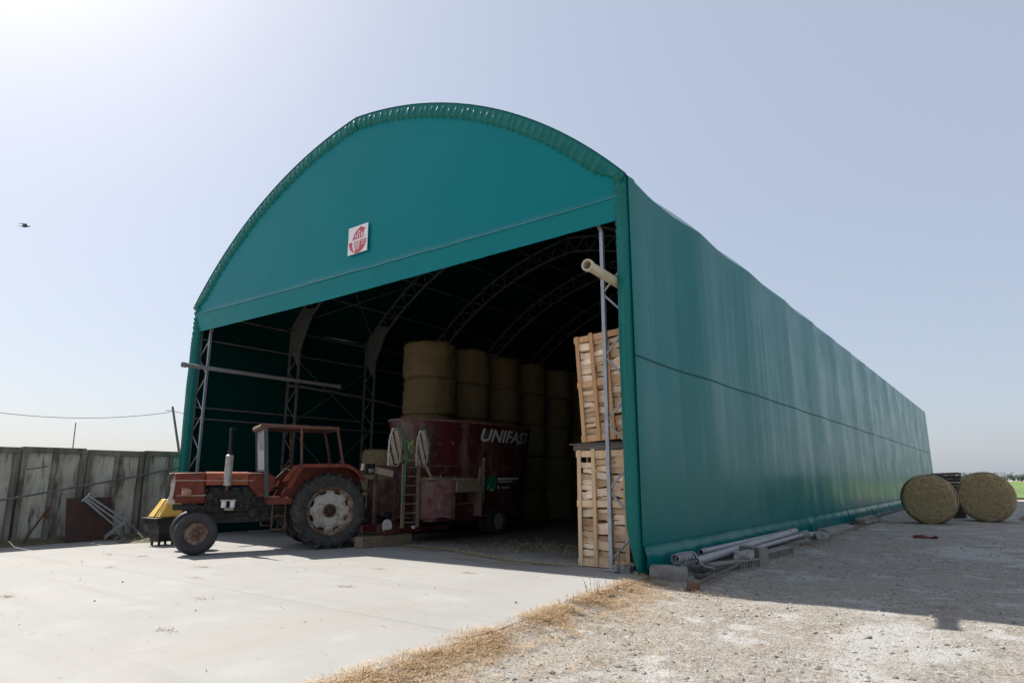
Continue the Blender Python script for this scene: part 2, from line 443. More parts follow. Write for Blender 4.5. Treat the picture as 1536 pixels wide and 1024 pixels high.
def build_ground():
    xs = rng_axis(0.2, 9.5, .09, 4000); ys = rng_axis(-10, 12, .1, 4000)
    mb = MB()
    vs = []
    for x in xs:
        for y in ys:
            z = -.07
            if 0.2 < x < 30 and -14 < y < 60:
                q = V((x * .8, y * .8, 0))
                z += .03 * noise.noise(q) + .012 * noise.noise(q * 4.1) + .006 * noise.noise(q * 11)
                e_ = .06 + .62 * min(1, max(0, -.35 - y) / 6.4) ** .8
                z += (.062 + .03 * noise.noise(V((x * 2, y * 1.7, 3)))) * math.exp(-((x - e_) / .30) ** 2) if y < 0 else 0
            if x < .2:
                z = -.45 if x < -.2 else -.12
            vs.append((x, y, z))
    fs = []
    w = len(ys)
    for i in range(len(xs) - 1):
        for j in range(w - 1):
            fs.append((i * w + j, (i + 1) * w + j, (i + 1) * w + j + 1, i * w + j + 1))
    mb.add(vs, fs)
    tag(mb.build('ground', M['gravel'], smooth=180, fix=False), kind='structure')
    # concrete yard, wedge-shaped slab falling to the left
    mb = MB()
    x0, y0, y1 = -60., -16., 54.3

    def edge(y):            # slab's right edge, slightly ragged, running from the corner of the shed towards the camera
        if y > -.35:
            return .06
        return .06 + .62 * min(1, (-.35 - y) / 6.4) ** .8 + .05 * noise.noise(V((y * 1.3, 0, 5))) + .03 * noise.noise(V((y * 4.3, 2, 5)))
    ys2 = [y1, 20, 5, 0] + [-.35 - .2 * i for i in range(int((-.35 - y0) / .2) + 1)]
    vs = []
    for y in ys2:
        e = edge(y)
        vs += [(x0, y, gz(x0)), (e - .05, y, gz(e)), (e - .012, y, gz(e) - .004), (e, y, gz(e) - .02), (e, y, -.5)]
    fs = []
    for i in range(len(ys2) - 1):
        for j in range(4):
            fs.append((i * 5 + j, i * 5 + j + 1, (i + 1) * 5 + j + 1, (i + 1) * 5 + j))
    mb.add(vs, fs)
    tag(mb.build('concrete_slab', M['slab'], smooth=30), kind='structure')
    # saw-cut joints
    mb = MB()
    for a, b in (((-9, -4.6), (.2, -4.9)), ):
        n = 30
        for i in range(n):
            p = [a[0] + (b[0] - a[0]) * t for t in (i / n, (i + 1) / n)]
            q = [a[1] + (b[1] - a[1]) * t for t in (i / n, (i + 1) / n)]
            d = V((p[1] - p[0], q[1] - q[0], 0)).normalized()
            nn = V((-d.y, d.x, 0)) * .0028
            mb.add([(p[0] - nn.x, q[0] - nn.y, gz(p[0]) + .003), (p[1] - nn.x, q[1] - nn.y, gz(p[1]) + .003),
                    (p[1] + nn.x, q[1] + nn.y, gz(p[1]) + .003), (p[0] + nn.x, q[0] + nn.y, gz(p[0]) + .003)], [(0, 1, 2, 3)])
    tag(mb.build('slab_joint', M['mortar'], smooth=0), kind='structure')
    # green field far to the right of the shed
    mb = MB()
    mb.grid(lambda u, v: V((2 + 500 * u * u, 60 + 640 * v * v, .05 + .08 * noise.noise(V((u * 60, v * 60, 0))))), 60, 60)
    tag(mb.build('field', M['field'], smooth=180, fix=False), kind='structure')


build_ground()

# ------------------------------------------------------------------ the shed
W, ZE, ZA, BAY, NB = 16.1, 7.17, 11.3, 3.63, 15
LEN = BAY * NB
HW = W / 2


def circ(p, q, r):
    ax, ay = p; bx, by = q; cx, cy = r
    d = 2 * (ax * (by - cy) + bx * (cy - ay) + cx * (ay - by))
    ux = ((ax * ax + ay * ay) * (by - cy) + (bx * bx + by * by) * (cy - ay) + (cx * cx + cy * cy) * (ay - by)) / d
    uy = ((ax * ax + ay * ay) * (cx - bx) + (bx * bx + by * by) * (ax - cx) + (cx * cx + cy * cy) * (bx - ax)) / d
    return ux, uy, math.hypot(ax - ux, ay - uy)


CX, CY, CR = circ((HW, ZE), (4.4, 9.98), (0, ZA))
A0 = math.atan2(ZE - CY, HW - CX)
A1 = math.atan2(ZA - CY, 0 - CX)


def arch(s, off=0):
    """s in -1..1: right eave (-1) over the ridge (0) to the left eave (1); off = inward offset. Returns x, z, inward normal"""
    t = 1 - abs(s)
    a = A0 + (A1 - A0) * t
    px = CX + (CR - off) * math.cos(a); pz = CY + (CR - off) * math.sin(a)
    nx, nz = -math.cos(a), -math.sin(a)
    if s <= 0:
        return -HW + px, pz, nx, nz
    return -HW - px, pz, -nx, nz


def top_at(x, off=0):
    d = abs(x + HW)
    return CY + math.sqrt(max(0, (CR - off) ** 2 - (d - CX) ** 2))


def sagf(y):
    if y < 0:
        return 0
    k = int(y / BAY)
    f = y / BAY - k
    return (.10 if k == 0 else .055 + .015 * math.sin(k * 2.3)) * math.sin(PI * f) ** 1.35


def outward(o, c=(-8.05, 27, 3)):
    me = o.data
    t = 0
    for p in list(me.polygons)[::7]:
        t += p.normal.dot(p.center - V(c)) * p.area
    if t < 0:
        me.flip_normals()
    return o


shed = empty('tunnel_shed', (0, 0, 0), label='big teal green fabric tunnel shed with pointed arch roof and open front', cat='shed')


def cover_parts():
    ys = [-.10, -.02]
    for k in range(NB):
        for i in range(8):
            ys.append((k + i / 8) * BAY)
    ys.append(LEN)
    ns = 56
    mb = MB()
    vs = []
    for y in ys:
        sg = sagf(y)
        for i in range(ns + 1):
            s = -1 + 2 * i / ns
            x, z, nx, nz = arch(s)
            k = sg * (1 + .12 * noise.noise(V((x * .7, y * .9, z))))
            vs.append((x + nx * k, y, z + nz * k))
    w = ns + 1
    mb.add(vs, [(i * w + j, (i + 1) * w + j, (i + 1) * w + j + 1, i * w + j + 1) for i in range(len(ys) - 1) for j in range(ns)])
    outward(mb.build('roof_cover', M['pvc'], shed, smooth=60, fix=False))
    x, z, ENX, ENZ = arch(-1)

    def wallx(y, z, side):
        sg = sagf(y)
        t = max(0, min(1, z / ZE))
        d = ENX * sg * t ** 1.5 - sg * .55 * math.sin(PI * min(1, t * 1.02)) * .8
        n = noise.noise(V((y * 1.35, z * .10, 3.1))) * .014 + noise.noise(V((y * 4.2, z * .13, 7.7))) * .006 * (.4 + .8 * t)
        n += .006 * noise.noise(V((y * 10, z * .16, 1.7))) * t
        d += n * min(1, 4 * (1 - t) + .08)
        return d if side > 0 else -W - d
    for side, nm in ((1, 'side_wall'), (-1, 'side_wall')):
        yy = []
        y = 0
        while y < LEN:
            yy.append(y); y += (.075 if y < 14 else .16 if y < 30 else .3) if side > 0 else .45
        yy.append(LEN)
        zz = [.46 + (ZE - .46) * j / 40 for j in range(41)]
        mb = MB(); vs = []
        for y in yy:
            for z in zz:
                zz_ = z + ENZ * sagf(y) * max(0, (z - 5.5) / (ZE - 5.5)) ** 2
                vs.append((wallx(y, z, side), y, zz_))
        w = len(zz)
        mb.add(vs, [(i * w + j, (i + 1) * w + j, (i + 1) * w + j + 1, i * w + j + 1) for i in range(len(yy) - 1) for j in range(w - 1)])
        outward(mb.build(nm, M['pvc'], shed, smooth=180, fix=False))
        # skirt under the weld line
        mb = MB()

        def sk(u, v, side=side):
            y = LEN * u
            z = .47 - .47 * v - (0 if side > 0 else .17 * v)
            bx = wallx(y, .46, 1)
            wr = noise.noise(V((y * 2.2 + z * 1.5, z * 1.2, 4))) * .055 + noise.noise(V((y * 6 + z * 5, z * 2, 9))) * .03
            d = bx + .012 + (.02 if v < .06 else 0) + v * (.03 + wr) + .035 * math.sin(min(1, v * 1.2) * PI)
            return V((d if side > 0 else -W - d, y, z))
        mb.grid(sk, 420 if side > 0 else 60, 9)
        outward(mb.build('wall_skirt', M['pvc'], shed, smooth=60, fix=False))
        if side > 0:
            mb = MB()
            for z0, hh, out in ((3.72, .022, .005), ):
                def sm(u, v):
                    y = .02 + (LEN - .04) * u
                    z = z0 + (v - .5) * 2 * hh + .006 * noise.noise(V((y * .5, 0, 0)))
                    return V((wallx(y, z, 1) + (out if 0.01 < v < .99 else -.003), y, z))
                mb.grid(sm, 720, 12)
            mb.build('wall_seam', M['pvc_dark'], shed, smooth=60, fix=False)
    # closed far end
    mb = MB()
    poly = [(-.02, -.05)] + [(arch(-1 + 2 * i / 40)[0] * 1, arch(-1 + 2 * i / 40)[1] - .02) for i in range(41)] + [(-W + .02, -.2)]
    mb.prism(poly, LEN - .06, LEN - .02, lambda u, v, w_: V((u, w_, v)))
    mb.build('end_wall', M['pvc'], shed, smooth=0)
    # front gable panel with a rolled hem
    zh, zr = 6.33, 6.80
    mb = MB()
    NX, NZ = 160, 60

    def gp(u, v):
        x = -W + .18 + (W - .36) * u
        hem = 6.30 + .05 * abs(u - .45) * 2 - .02 * math.sin(u * PI) + .006 * noise.noise(V((x * 2, 0, 1)))
        ridge = 6.76 + .17 * (1 - u) ** 2.0 + .015 * noise.noise(V((x * 1.2, 4, 1)))
        if v < .28:
            t = v / .28
            z = hem + (ridge - hem) * t
            y = .035 - .12 * t ** 1.25 + .008 * noise.noise(V((x * 3, z * 4, 2)))
        else:
            t = (v - .28) / .72
            tp = top_at(x, .12)
            z = ridge + (max(tp, ridge + .02) - ridge) * t
            dz = z - ridge
            y = -.085 + .085 * min(1, dz / .16) ** .5 + .012 * noise.noise(V((x * .5, z * .6, 8))) - .02 * t
        return V((x, y, z))
    mb.grid(gp, NX, NZ)
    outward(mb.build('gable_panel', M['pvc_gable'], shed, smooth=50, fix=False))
    mb = MB()
    pts = []
    for i in range(161):
        p = gp(i / 160, .28)
        pts.append((p.x, p.y - .002, p.z + .004))
    mb.path(pts, .016, n=8)
    mb.build('hem_weld', M['pvc_gloss'], shed, smooth=180)
    # ruffled trim over the arch
    NS, NC = 900, 12
    mb = MB()
    def tr(u, v):
        s = -1 + 2 * u
        x0, z0, nx, nz = arch(s, -.015)
        Ls = abs(s) * 11.3
        ph = u * 2 * 11.3 / .27 * 2 * PI + 2.6 * noise.noise(V((u * 60, 0, 0)))
        d = .37 * v
        kink = .03 * noise.noise(V((u * 140, v * 2, 3)))
        amp = .027 * min(1, v * 2.2) ** 1.5 * (.55 + .9 * abs(noise.noise(V((u * 50, 5, 1)))))
        fold = math.sin(ph + v * 1.1 + .8 * math.sin(ph))
        y = -.075 - .03 * math.sin(v * PI * .8) - amp * fold - .014 * min(1, v * 3) * noise.noise(V((u * 260, v * 4, 6)))
        if v > .8:
            y += (v - .8) * .35
            d += (.016 * fold + .02 * noise.noise(V((u * 300, 2, 2)))) * (v - .8) / .2
        w = 1 - .55 * max(0, 1 - (1 - abs(s)) * 14)
        dd = d * w + kink * v * .25
        return V((x0 + nx * dd, y, z0 + nz * dd))
    mb.grid(tr, NS, NC)
    mb.build('ruffled_trim', M['pvc_trim'], shed, smooth=180, fix=False)
    # corner flaps beside the opening
    for side in (1, -1):
        mb = MB()

        def cf(u, v, side=side):
            z = ZE + .02 - (ZE + .02) * u - (0 if side > 0 else .16 * u)
            wd = .30 * (1 - .0 * u)
            if z < .75:
                wd *= max(.06, (max(0, z + (0 if side > 0 else .16)) / .75)) ** .45
            topk = max(0, (z - 5.6) / 1.6)
            ruf = .035 * topk * math.sin(z * 2 * PI / .17 + v * 2.5 + noise.noise(V((z * 3, v * 2, 0))) * 3)
            vert = .040 * noise.noise(V((v * 5, z * .30, 2 + side))) + .022 * noise.noise(V((v * 9 + z * .4, z * .5, 5))) + .008 * noise.noise(V((v * 16, z * 1.6, 9)))
            if v < .25:                                   # turns the corner from the side wall
                t = v / .25
                a = t * PI / 2
                x = -.07 * (1 - math.sin(PI / 2 - a)) - .024 * (1 - t) ** 2
                y = .30 * (1 - t) - .05 * math.sin(a)
            elif v < .85:
                t = (v - .25) / .6
                x = -.07 - (wd - .07) * t
                y = -.05 - .045 * math.sin(t * PI) + .03 * t
            else:                                          # tucked back round the edge
                t = (v - .85) / .15
                x = -wd - .02 * math.sin(t * PI / 2)
                y = -.02 + .14 * t
            k = min(1, v / .25)
            x -= (ruf * .3) * k; y += (-ruf - vert) * k
            x += .012
            return V((x if side > 0 else -W - x, y, z))
        mb.grid(cf, 220, 26)
        mb.build('corner_flap', M['pvc_trim'], shed, smooth=180, fix=False)


cover_parts()


def frame_parts():
    xo, xi = HW - .13, HW - .72           # distance of the chords from the middle
    mb = MB(); plates = []
    nseg = 26
    # curve lists (right half), mirrored
    def pt(d, z, sg): return V((-HW + sg * d, 0, z))
    for sg in (1, -1):
        zb = 0 if sg > 0 else -.16
        outer = [(xo, zb), (xo, 7.05)]
        inner = [(xi, zb), (xi, 6.30)]
        po = []; pi_ = []
        for i in range(nseg + 1):
            s = -1 + i / nseg
            x, z, nx, nz = arch(s, .12); po.append((x + HW, z))
            x, z, nx, nz = arch(s, .72); pi_.append((x + HW, z))
        pi_ = [p for p in pi_ if p[1] > 7.35]
        outer += po[1:]; inner += pi_
        for lst, w in ((outer, .07), (inner, .07)):
            for a, b in zip(lst, lst[1:]):
                mb.bar(pt(*a, sg), pt(*b, sg), w, w, up=(0, 1, 0))
        # lacing of the post
        z = .15 + zb; k = 0
        while z + .61 < 6.25:
            a = (xi - .02, z) if k % 2 == 0 else (xo, z)
            b = (xo, z + .61) if k % 2 == 0 else (xi - .02, z + .61)
            mb.tube(pt(*a, sg), pt(*b, sg), .021, n=6); z += .61; k += 1
        mb.box(pt(HW - .42, zb + .015, sg), (.75, .26, .025))
        # lacing of the arch
        po2 = [p for p in po if p[1] > 7.5]
        n = 12
        def samp(l, t):
            q = t * (len(l) - 1); i = min(int(q), len(l) - 2); f = q - i
            return (l[i][0] + (l[i + 1][0] - l[i][0]) * f, l[i][1] + (l[i + 1][1] - l[i][1]) * f)
        for i in range(n):
            a = samp(po2, i / n); b = samp(pi_, (i + .5) / n); c = samp(po2, (i + 1) / n)
            mb.tube(pt(*a, sg), pt(*b, sg), .020, n=6); mb.tube(pt(*b, sg), pt(*c, sg), .020, n=6)
        pl = MB()
        poly = [(xi + .0, 5.55), (xo, 6.35), (xo, 7.0), (po[3][0], po[3][1]), (pi_[1][0], pi_[1][1] + .05), (xi + .01, 6.32)]
        pl.prism(poly, -.012, .012, lambda u, v, w_, sg=sg: V((-HW + sg * u, w_, v)))
        plates.append(pl)
    mb.build('arch_truss', M['galv'], shed, loc=(0, .22, 0), smooth=30)
    first = mb.build('arch_truss', M['galv_dull'], shed, loc=(0, BAY, 0), smooth=30)
    for pl in plates:
        pl.build('knee_plate', M['galv_dull'], first, smooth=0)
    for k in range(2, NB + 1):
        c = dup(first, shed)
        c.location = (0, k * BAY if k < NB else LEN - .2, 0)
    # purlins
    def purlin(x, z, r=.032):
        m_ = MB(); m_.tube((x, .2, z), (x, LEN - .25, z), r, n=6)
        m_.build('purlin', M['galv_dull'], shed)
    for z in (6.98, 6.12, 3.86, 3.50, 1.2):
        purlin(-W + .27, z)
    for z in (6.98, 6.12, 3.74, 1.2):
        purlin(-.27, z)
    for s in (.8, .6, .4, .2, .02, -.2, -.4, -.6, -.8):
        x, z, nx, nz = arch(s, .27)
        purlin(x, z)
    # bracing rods
    def rod(a, b):
        m_ = MB(); m_.tube(a, b, .016, n=5); m_.build('brace_rod', M['galv_dull'], shed)
    for x in (-W + .42, -.42):
        for z0, z1 in ((.2, 3.4), (3.5, 6.0)):
            rod((x, BAY, z0), (x, 2 * BAY, z1)); rod((x, BAY, z1), (x, 2 * BAY, z0))
    for s0, s1 in ((.95, .6), (.6, .2)):
        a = arch(s0, .3); b = arch(s1, .3)
        rod((a[0], BAY, a[1]), (b[0], 2 * BAY, b[1])); rod((b[0], BAY, b[1]), (a[0], 2 * BAY, a[1]))


frame_parts()


def sign():
    x0, x1, z0, z1 = -8.13, -7.36, 7.30, 8.06
    mb = MB(); mb.box(((x0 + x1) / 2, -.065, (z0 + z1) / 2), (x1 - x0, .012, z1 - z0))
    pn = mb.build('sign_panel', M['signwhite'], shed, bevel=.002)
    cx, cz = (x0 + x1) / 2 - .0, 7.66
    D = lambda m_, poly, y=-.0745: m_.prism(poly, y, y + .003, lambda u, v, w_: V((u, w_, v)))
    e = MB()
    n = 28
    r = .345
    D(e, [(cx + r * math.cos(PI + PI * i / n), cz - .02 + r * .97 * math.sin(PI + PI * i / n)) for i in range(n + 1)])
    e.build('emblem_bowl', M['signred'], pn, smooth=0)
    e = MB()                                                     # little barn drawn above it
    D(e, [(cx - .16, cz + .02), (cx - .16, cz + .16), (cx - .09, cz + .25), (cx + .10, cz + .36), (cx + .30, cz + .27), (cx + .28, cz + .24), (cx + .24, cz + .25), (cx + .24, cz + .05)])
    D(e, [(cx - .20, cz + .0), (cx - .20, cz + .10), (cx - .17, cz + .10), (cx - .17, cz + .0)])
    e.build('emblem_barn', M['signred'], pn, smooth=0)
    e = MB()
    Y = -.078
    D(e, [(cx - .20, cz + .01), (cx - .13, cz + .01), (cx - .125, cz - .16), (cx - .08, cz - .30), (cx - .14, cz - .30), (cx - .19, cz - .16)], Y)
    D(e, [(cx - .13, cz + .03), (cx + .33, cz + .03), (cx + .33, cz + .0), (cx - .13, cz + .0)], Y)
    for k in range(7):
        zz = cz - .045 - k * .034
        ww = .22 - .008 * k
        D(e, [(cx - .10, zz), (cx - .10 + ww, zz), (cx - .10 + ww, zz + .015), (cx - .10, zz + .015)], Y)
    for k in range(2):
        zz = cz - .08 - k * .07
        D(e, [(cx + .15, zz), (cx + .31 - .02 * k, zz + .01), (cx + .31 - .02 * k, zz + .028), (cx + .15, zz + .018)], Y)
    for i, dx in enumerate((-.10, -.02, .06, .14, .20)):
        h = .10 + .03 * (i % 2)
        D(e, [(cx + dx, cz + .06), (cx + dx + .03, cz + .06), (cx + dx + .03, cz + .06 + h), (cx + dx + .015, cz + .075 + h), (cx + dx, cz + .06 + h)], Y)
    D(e, [(cx - .02, cz + .20), (cx + .02, cz + .24), (cx + .10, cz + .255), (cx + .07, cz + .215)], Y)
    e.build('emblem_lines', M['signwhite'], pn, smooth=0)


sign()

# pipes slung along the posts
def pipes():
    mb = MB()
    mb.tube((-.34, -1.02, 5.19), (-.50, 5.0, 5.02), .088, n=20, hollow=.84)
    mb.tube((-.34, -1.03, 5.19), (-.343, -.95, 5.188), .108, n=20, hollow=.80)
    tag(mb.build('plastic_pipe', M['pipe']), 'cream pipe with flanged open end poking out beside the right post', 'pipe')
    mb = MB()
    mb.tube((-15.32, -.62, 5.10), (-15.22, 5.4, 5.07), .070, n=16, hollow=.84)
    mb.tube((-15.32, -.63, 5.10), (-15.319, -.5, 5.10), .088, n=16, hollow=.82)
    mb.tube((-15.221, 5.3, 5.07), (-15.22, 5.42, 5.07), .088, n=16, hollow=.82)
    tag(mb.build('plastic_pipe', M['pipe_grey']), 'grey dusty pipe slung along the left wall poking out past the left post', 'pipe')
    mb = MB()
    pts = [(-15.24, 3.2 + .62 * i, 4.86 - .004 * i * i + (.03 if i % 2 else 0)) for i in range(12)]
    mb.path(pts, .055, n=10)
    tag(mb.build('timber_pole', M['galv_dull']), 'dull crooked pole hung deeper along the left wall below the grey pipe', 'pole')


pipes()

# ------------------------------------------------------------------ firewood crates
def billet_mesh(w, d, h, rr):
    mb = MB()
    n = 5
    prof = []
    kind = rr.random()
    if kind < .5:
        pr = [(-.5, -.5), (.5, -.46), (.5, .42), (.1, .5), (-.5, .40)]
    elif kind < .8:
        pr = [(-.5, -.5), (.5, -.5), (.45, .1), (-.1, .5), (-.5, .44)]
    else:
        pr = [(-.5, -.45), (.2, -.5), (.5, -.2), (.5, .45), (-.5, .5)]
    vs = []; fs = []
    k = len(pr)
    for i in range(n):
        t = i / (n - 1)
        wob = rr.uniform(-.07, .07); tl = rr.uniform(-.05, .05); sc = rr.uniform(.92, 1.06)
        for (a, b) in pr:
            vs.append(((t - .5) * w + rr.uniform(-.006, .006), a * d * sc, b * h * sc + wob * h + tl * h))
    for i in range(n - 1):
        for j in range(k):
            j2 = (j + 1) % k
            fs.append((i * k + j, (i + 1) * k + j, (i + 1) * k + j2, i * k + j2))
    fs.append(tuple(range(k)[::-1])); fs.append(tuple((n - 1) * k + j for j in range(k)))
    mb.add(vs, fs)
    return mb


def crate(loc, lean, H, label, blabel, group, seed, wm='wood_new'):
    rr = random.Random(seed)
    cw, cd = 1.06, 1.02
    root = empty('firewood_crate', loc, (0, lean, 0), label, 'crate', 'slatted crates of firewood')
    # local: x 0..cw, y 0..cd, z 0..H
    for fx in (.045, .365, .685, 1.01):
        for fy in (.0, cd):
            mb = MB()
            mb.bar((fx + rr.uniform(-.01, .01), fy, 0), (fx + rr.uniform(-.012, .012), fy, H + (.02 if fx == .365 else 0)), .078, .026, up=(0, 1, 0))
            mb.build('stile', M[wm], root, bevel=.003)
    for fy in (.42, .8):
        for fx in (.0, cw):
            mb = MB(); mb.bar((fx, fy, 0), (fx, fy, H), .026, .085, up=(0, 1, 0)); mb.build('stile', M[wm], root, bevel=.003)
    for z in (.07, H * .53, H - .07):
        for (a, b) in (((-.03, .028, z), (cw + .03, .028, z)), ((-.03, cd - .028, z), (cw + .03, cd - .028, z))):
            mb = MB(); mb.bar(a, b, .028, .12); mb.build('rail', M[wm], root, bevel=.003)
        for (a, b) in (((.028, -.02, z), (.028, cd + .02, z)), ((cw - .028, -.02, z), (cw - .028, cd + .02, z))):
            mb = MB(); mb.bar(a, b, .028, .10); mb.build('rail', M[wm], root, bevel=.003)
    mb = MB()
    for i in range(7):
        mb.box((cw / 2, .07 + i * .146, .012), (cw - .1, .12, .02))
    mb.build('floor_boards', M[wm], root, smooth=0)
    # billets laid across, in three columns, two deep
    Mx = Matrix.Translation(V(loc)) @ Euler((0, lean, 0)).to_matrix().to_4x4()
    cols = [(.055, .50), (.53, .55), (1.10, .30 - .18)]
    cols = [(.07, .46), (.545, .50)]
    for ci in range(3):
        x0 = (.045, .375, .70)[ci]; w0 = (.325, .32, .31)[ci]
        z = .03
        ztop = H - .13 - rr.uniform(0, .06) - (.09 if ci == 0 else 0)
        while z < ztop:
            h = rr.choice((.085, .10, .115, .13, .15, .17)) * rr.uniform(.9, 1.1)
            h = min(h, H - .10 - z)
            if h < .04:
                break
            w = w0 * rr.uniform(.97, 1.05)
            o = billet_mesh(w, rr.uniform(.36, .42), h * .985, rr).build('firewood_billet', M['billet'], smooth=25, bevel=.004)
            yoff = .03 + .21 + rr.uniform(-.0, .05)
            o.matrix_world = Mx @ Matrix.Translation((x0 + w0 / 2 + rr.uniform(-.012, .012), yoff, z + h / 2)) @ Euler((rr.uniform(-.10, .10), rr.uniform(-.09, .09), rr.uniform(-.06, .06))).to_matrix().to_4x4()
            tag(o, blabel, 'firewood', group)
            z += h * rr.uniform(.96, 1.0)
    return root


crate((-1.535, .46, .0), 0, 2.10, 'pale slatted crate full of split firewood standing on the concrete floor',
      'split firewood billet stacked inside the crate that stands on the floor', 'billets in the floor crate', 3)
pal = empty('wooden_pallet', (-1.60, .46, 2.115), (0, R(-.4), 0), 'dark grey weathered pallet between the two firewood crates', 'pallet')
mb = MB()
for i in range(3):
    mb.box((.64, .06 + i * .46, .045), (1.30, .10, .085))
mb.build('bearer', M['wood_old'], pal)
mb = MB()
for i in range(6):
    mb.box((.62 + .02 * math.sin(i * 3), .05 + i * .19, .102), (1.42, .13, .022))
mb.build('deck_board', M['wood_old'], pal)
mb = MB()
for i in range(3):
    mb.box((.64, .06 + i * .46, -.008), (1.32, .11, .016))
mb.build('base_board', M['wood_old'], pal)
crate((-1.40, .46, 2.245), R(-3.7), 2.08, 'tilted slatted crate of split firewood stacked on the dark pallet',
      'split firewood billet stacked inside the tilted upper crate', 'billets in the upper crate', 11, 'wood_warm')

# ------------------------------------------------------------------ bales
def bale_mesh(Rr, Hh, seed, n=64):
    rr = random.Random(seed)
    mb = MB()
    prof = [(.02, 0), (Rr * .5, .0), (Rr * .9, .0), (Rr * .97, .03), (Rr, .10)]
    k = 12
    for i in range(1, k):
        prof.append((Rr, .10 + (Hh - .2) * i / k))
    prof += [(Rr, Hh - .10), (Rr * .97, Hh - .03), (Rr * .9, Hh), (Rr * .5, Hh), (.02, Hh)]

    def jit(p, i, j):
        q = V((p.x * 2.0 + seed * 3.7, p.y * 2.0, p.z * 2.4))
        a = .05 * noise.noise(q) + .03 * noise.noise(q * 2.6) + .018 * noise.noise(q * 7) - .03 * (abs(p.z - Hh / 2) / (Hh / 2)) ** 4
        r = math.hypot(p.x, p.y)
        if r > .1:
            p = V((p.x * (1 + a / Rr), p.y * (1 + a / Rr), p.z))
        zz = .022 * noise.noise(q * 2.6) + .012 * noise.noise(q * 7)
        if 0.09 < p.z < Hh - .09:
            zz *= .3
        p.z += zz if p.z > .05 else max(-.004, zz)
        return p
    mb.lathe(prof, n, None, 0, jit)
    return mb, rr


def fuzz(mb, rr, Rr, Hh, count, m=1, side=True):
    for _ in range(count):
        a = rr.uniform(0, 2 * PI)
        if side and rr.random() < .6:
            p = V((Rr * math.cos(a) * 1.0, Rr * math.sin(a), rr.uniform(.02, Hh)))
            nrm = V((math.cos(a), math.sin(a), 0))
            d = V((-math.sin(a), math.cos(a), 0)) * rr.choice((1, -1)) + V((0, 0, rr.uniform(-.5, .5))) + nrm * rr.uniform(0, .8)
        else:
            q = Rr * math.sqrt(rr.random())
            top = rr.random() < .7
            p = V((q * math.cos(a), q * math.sin(a), Hh if top else 0))
            nrm = V((0, 0, 1 if top else -1))
            d = V((-math.sin(a), math.cos(a), 0)) * rr.choice((1, -1)) + V((rr.uniform(-.4, .4), rr.uniform(-.4, .4), 0)) + nrm * rr.uniform(0, .6)
        d.normalize()
        L = rr.uniform(.05, .17); w = rr.uniform(.002, .0045)
        s = d.cross(nrm).normalized() * w
        o = p + nrm * .004
        mb.add([o - s, o + s, o + d * L + nrm * .015], [(0, 1, 2)], m)


TIER = ['bottom', 'second lowest', 'middle', 'second highest', 'topmost']
protos = []
for sd in range(4):
    mb, rr = bale_mesh(.95, 1.30, sd + 1)
    fuzz(mb, rr, .95, 1.3, 700)
    me_o = mb.build('straw_bale', [M['straw'], M['blade']], smooth=70, fix=False)
    protos.append(me_o)
used = [False] * 4


def put_bale(x, y, z, i, label, group, rz):
    k = i % 4
    if not used[k]:
        o = protos[k]; used[k] = True
    else:
        o = protos[k].copy(); COL.objects.link(o)
    o.location = (x, y, z); o.rotation_euler = (0, 0, rz)
    tag(o, label, 'straw bale', group)


ORD = ['first', 'second', 'third', 'fourth', 'fifth', 'sixth']
cnt = 0
rb = random.Random(5)
for c in range(6):
    for t in range(5):
        put_bale(-11.3 + rb.uniform(-.05, .05), 6.35 + c * 1.95 + rb.uniform(-.03, .03), -.115 + t * 1.297, cnt,
                 '%s straw bale of the %s tall stack back from the shed front' % (TIER[t], ORD[c]), 'round straw bales stacked along the shed', rb.uniform(0, 6))
        cnt += 1
for t in range(2):
    put_bale(-11.0, 4.38, -.112 + t * 1.297, cnt, ('lower' if t == 0 else 'upper') + ' straw bale of the low stack behind the tractor', 'low pair of straw bales', rb.uniform(0, 6))
    cnt += 1


def hay_bale(loc, rz, Rr, Hh, seed, label):
    mb, rr = bale_mesh(Rr, Hh, seed, 80)
    # finer end faces
    fuzz(mb, rr, Rr, Hh, 2600, 1)
    o = mb.build('hay_bale', [M['hay'], M['blade']], smooth=70, fix=False)
    o.rotation_euler = (R(-90), 0, rz)        # axis lies along +y
    o.location = loc
    tag(o, label, 'hay bale', 'round hay bales lying by the shed')
    nb = MB()
    nb.lathe([(Rr * 1.015, .10), (Rr * 1.035, .16), (Rr * 1.035, .24), (Rr * 1.015, .27)], 80, caps=False)
    nb.build('net_wrap', M['beige'], o, smooth=60)
    return o


hay_bale((2.52, 18.95, .83), R(6), .90, 1.25, 21, 'weathered round hay bale lying on its side close against the shed wall')
hay_bale((4.20, 21.7, .88), R(2), .95, 1.25, 22, 'weathered round hay bale lying farther right, its rim breaking the field horizon')

# dark stack behind the bales
root = empty('board_stack', (2.80, 24.6, -.06), (0, 0, R(12)), 'dark stack of old boards under a brown sheet behind the two hay bales', 'board stack')
root.scale = (.78, .8, 1)
for k in range(12):
    mb = MB()
    z = .02 + k * .148
    for i in range(6):
        mb.box((.03 * math.sin(k * 5 + i), -.52 + i * .205, z + .07 + .004 * math.sin(i * 3 + k)), (1.15 + .1 * math.sin(k * 2.3 + i), .19, .135))
    mb.build('board_layer', M['wood_dark'], root, bevel=.01)
mb = MB(); mb.box((-.03, 0, 1.86), (1.32, 1.25, .07), Euler((R(2), R(-2), 0)).to_matrix()); mb.build('cover_sheet', M['rust'], root)

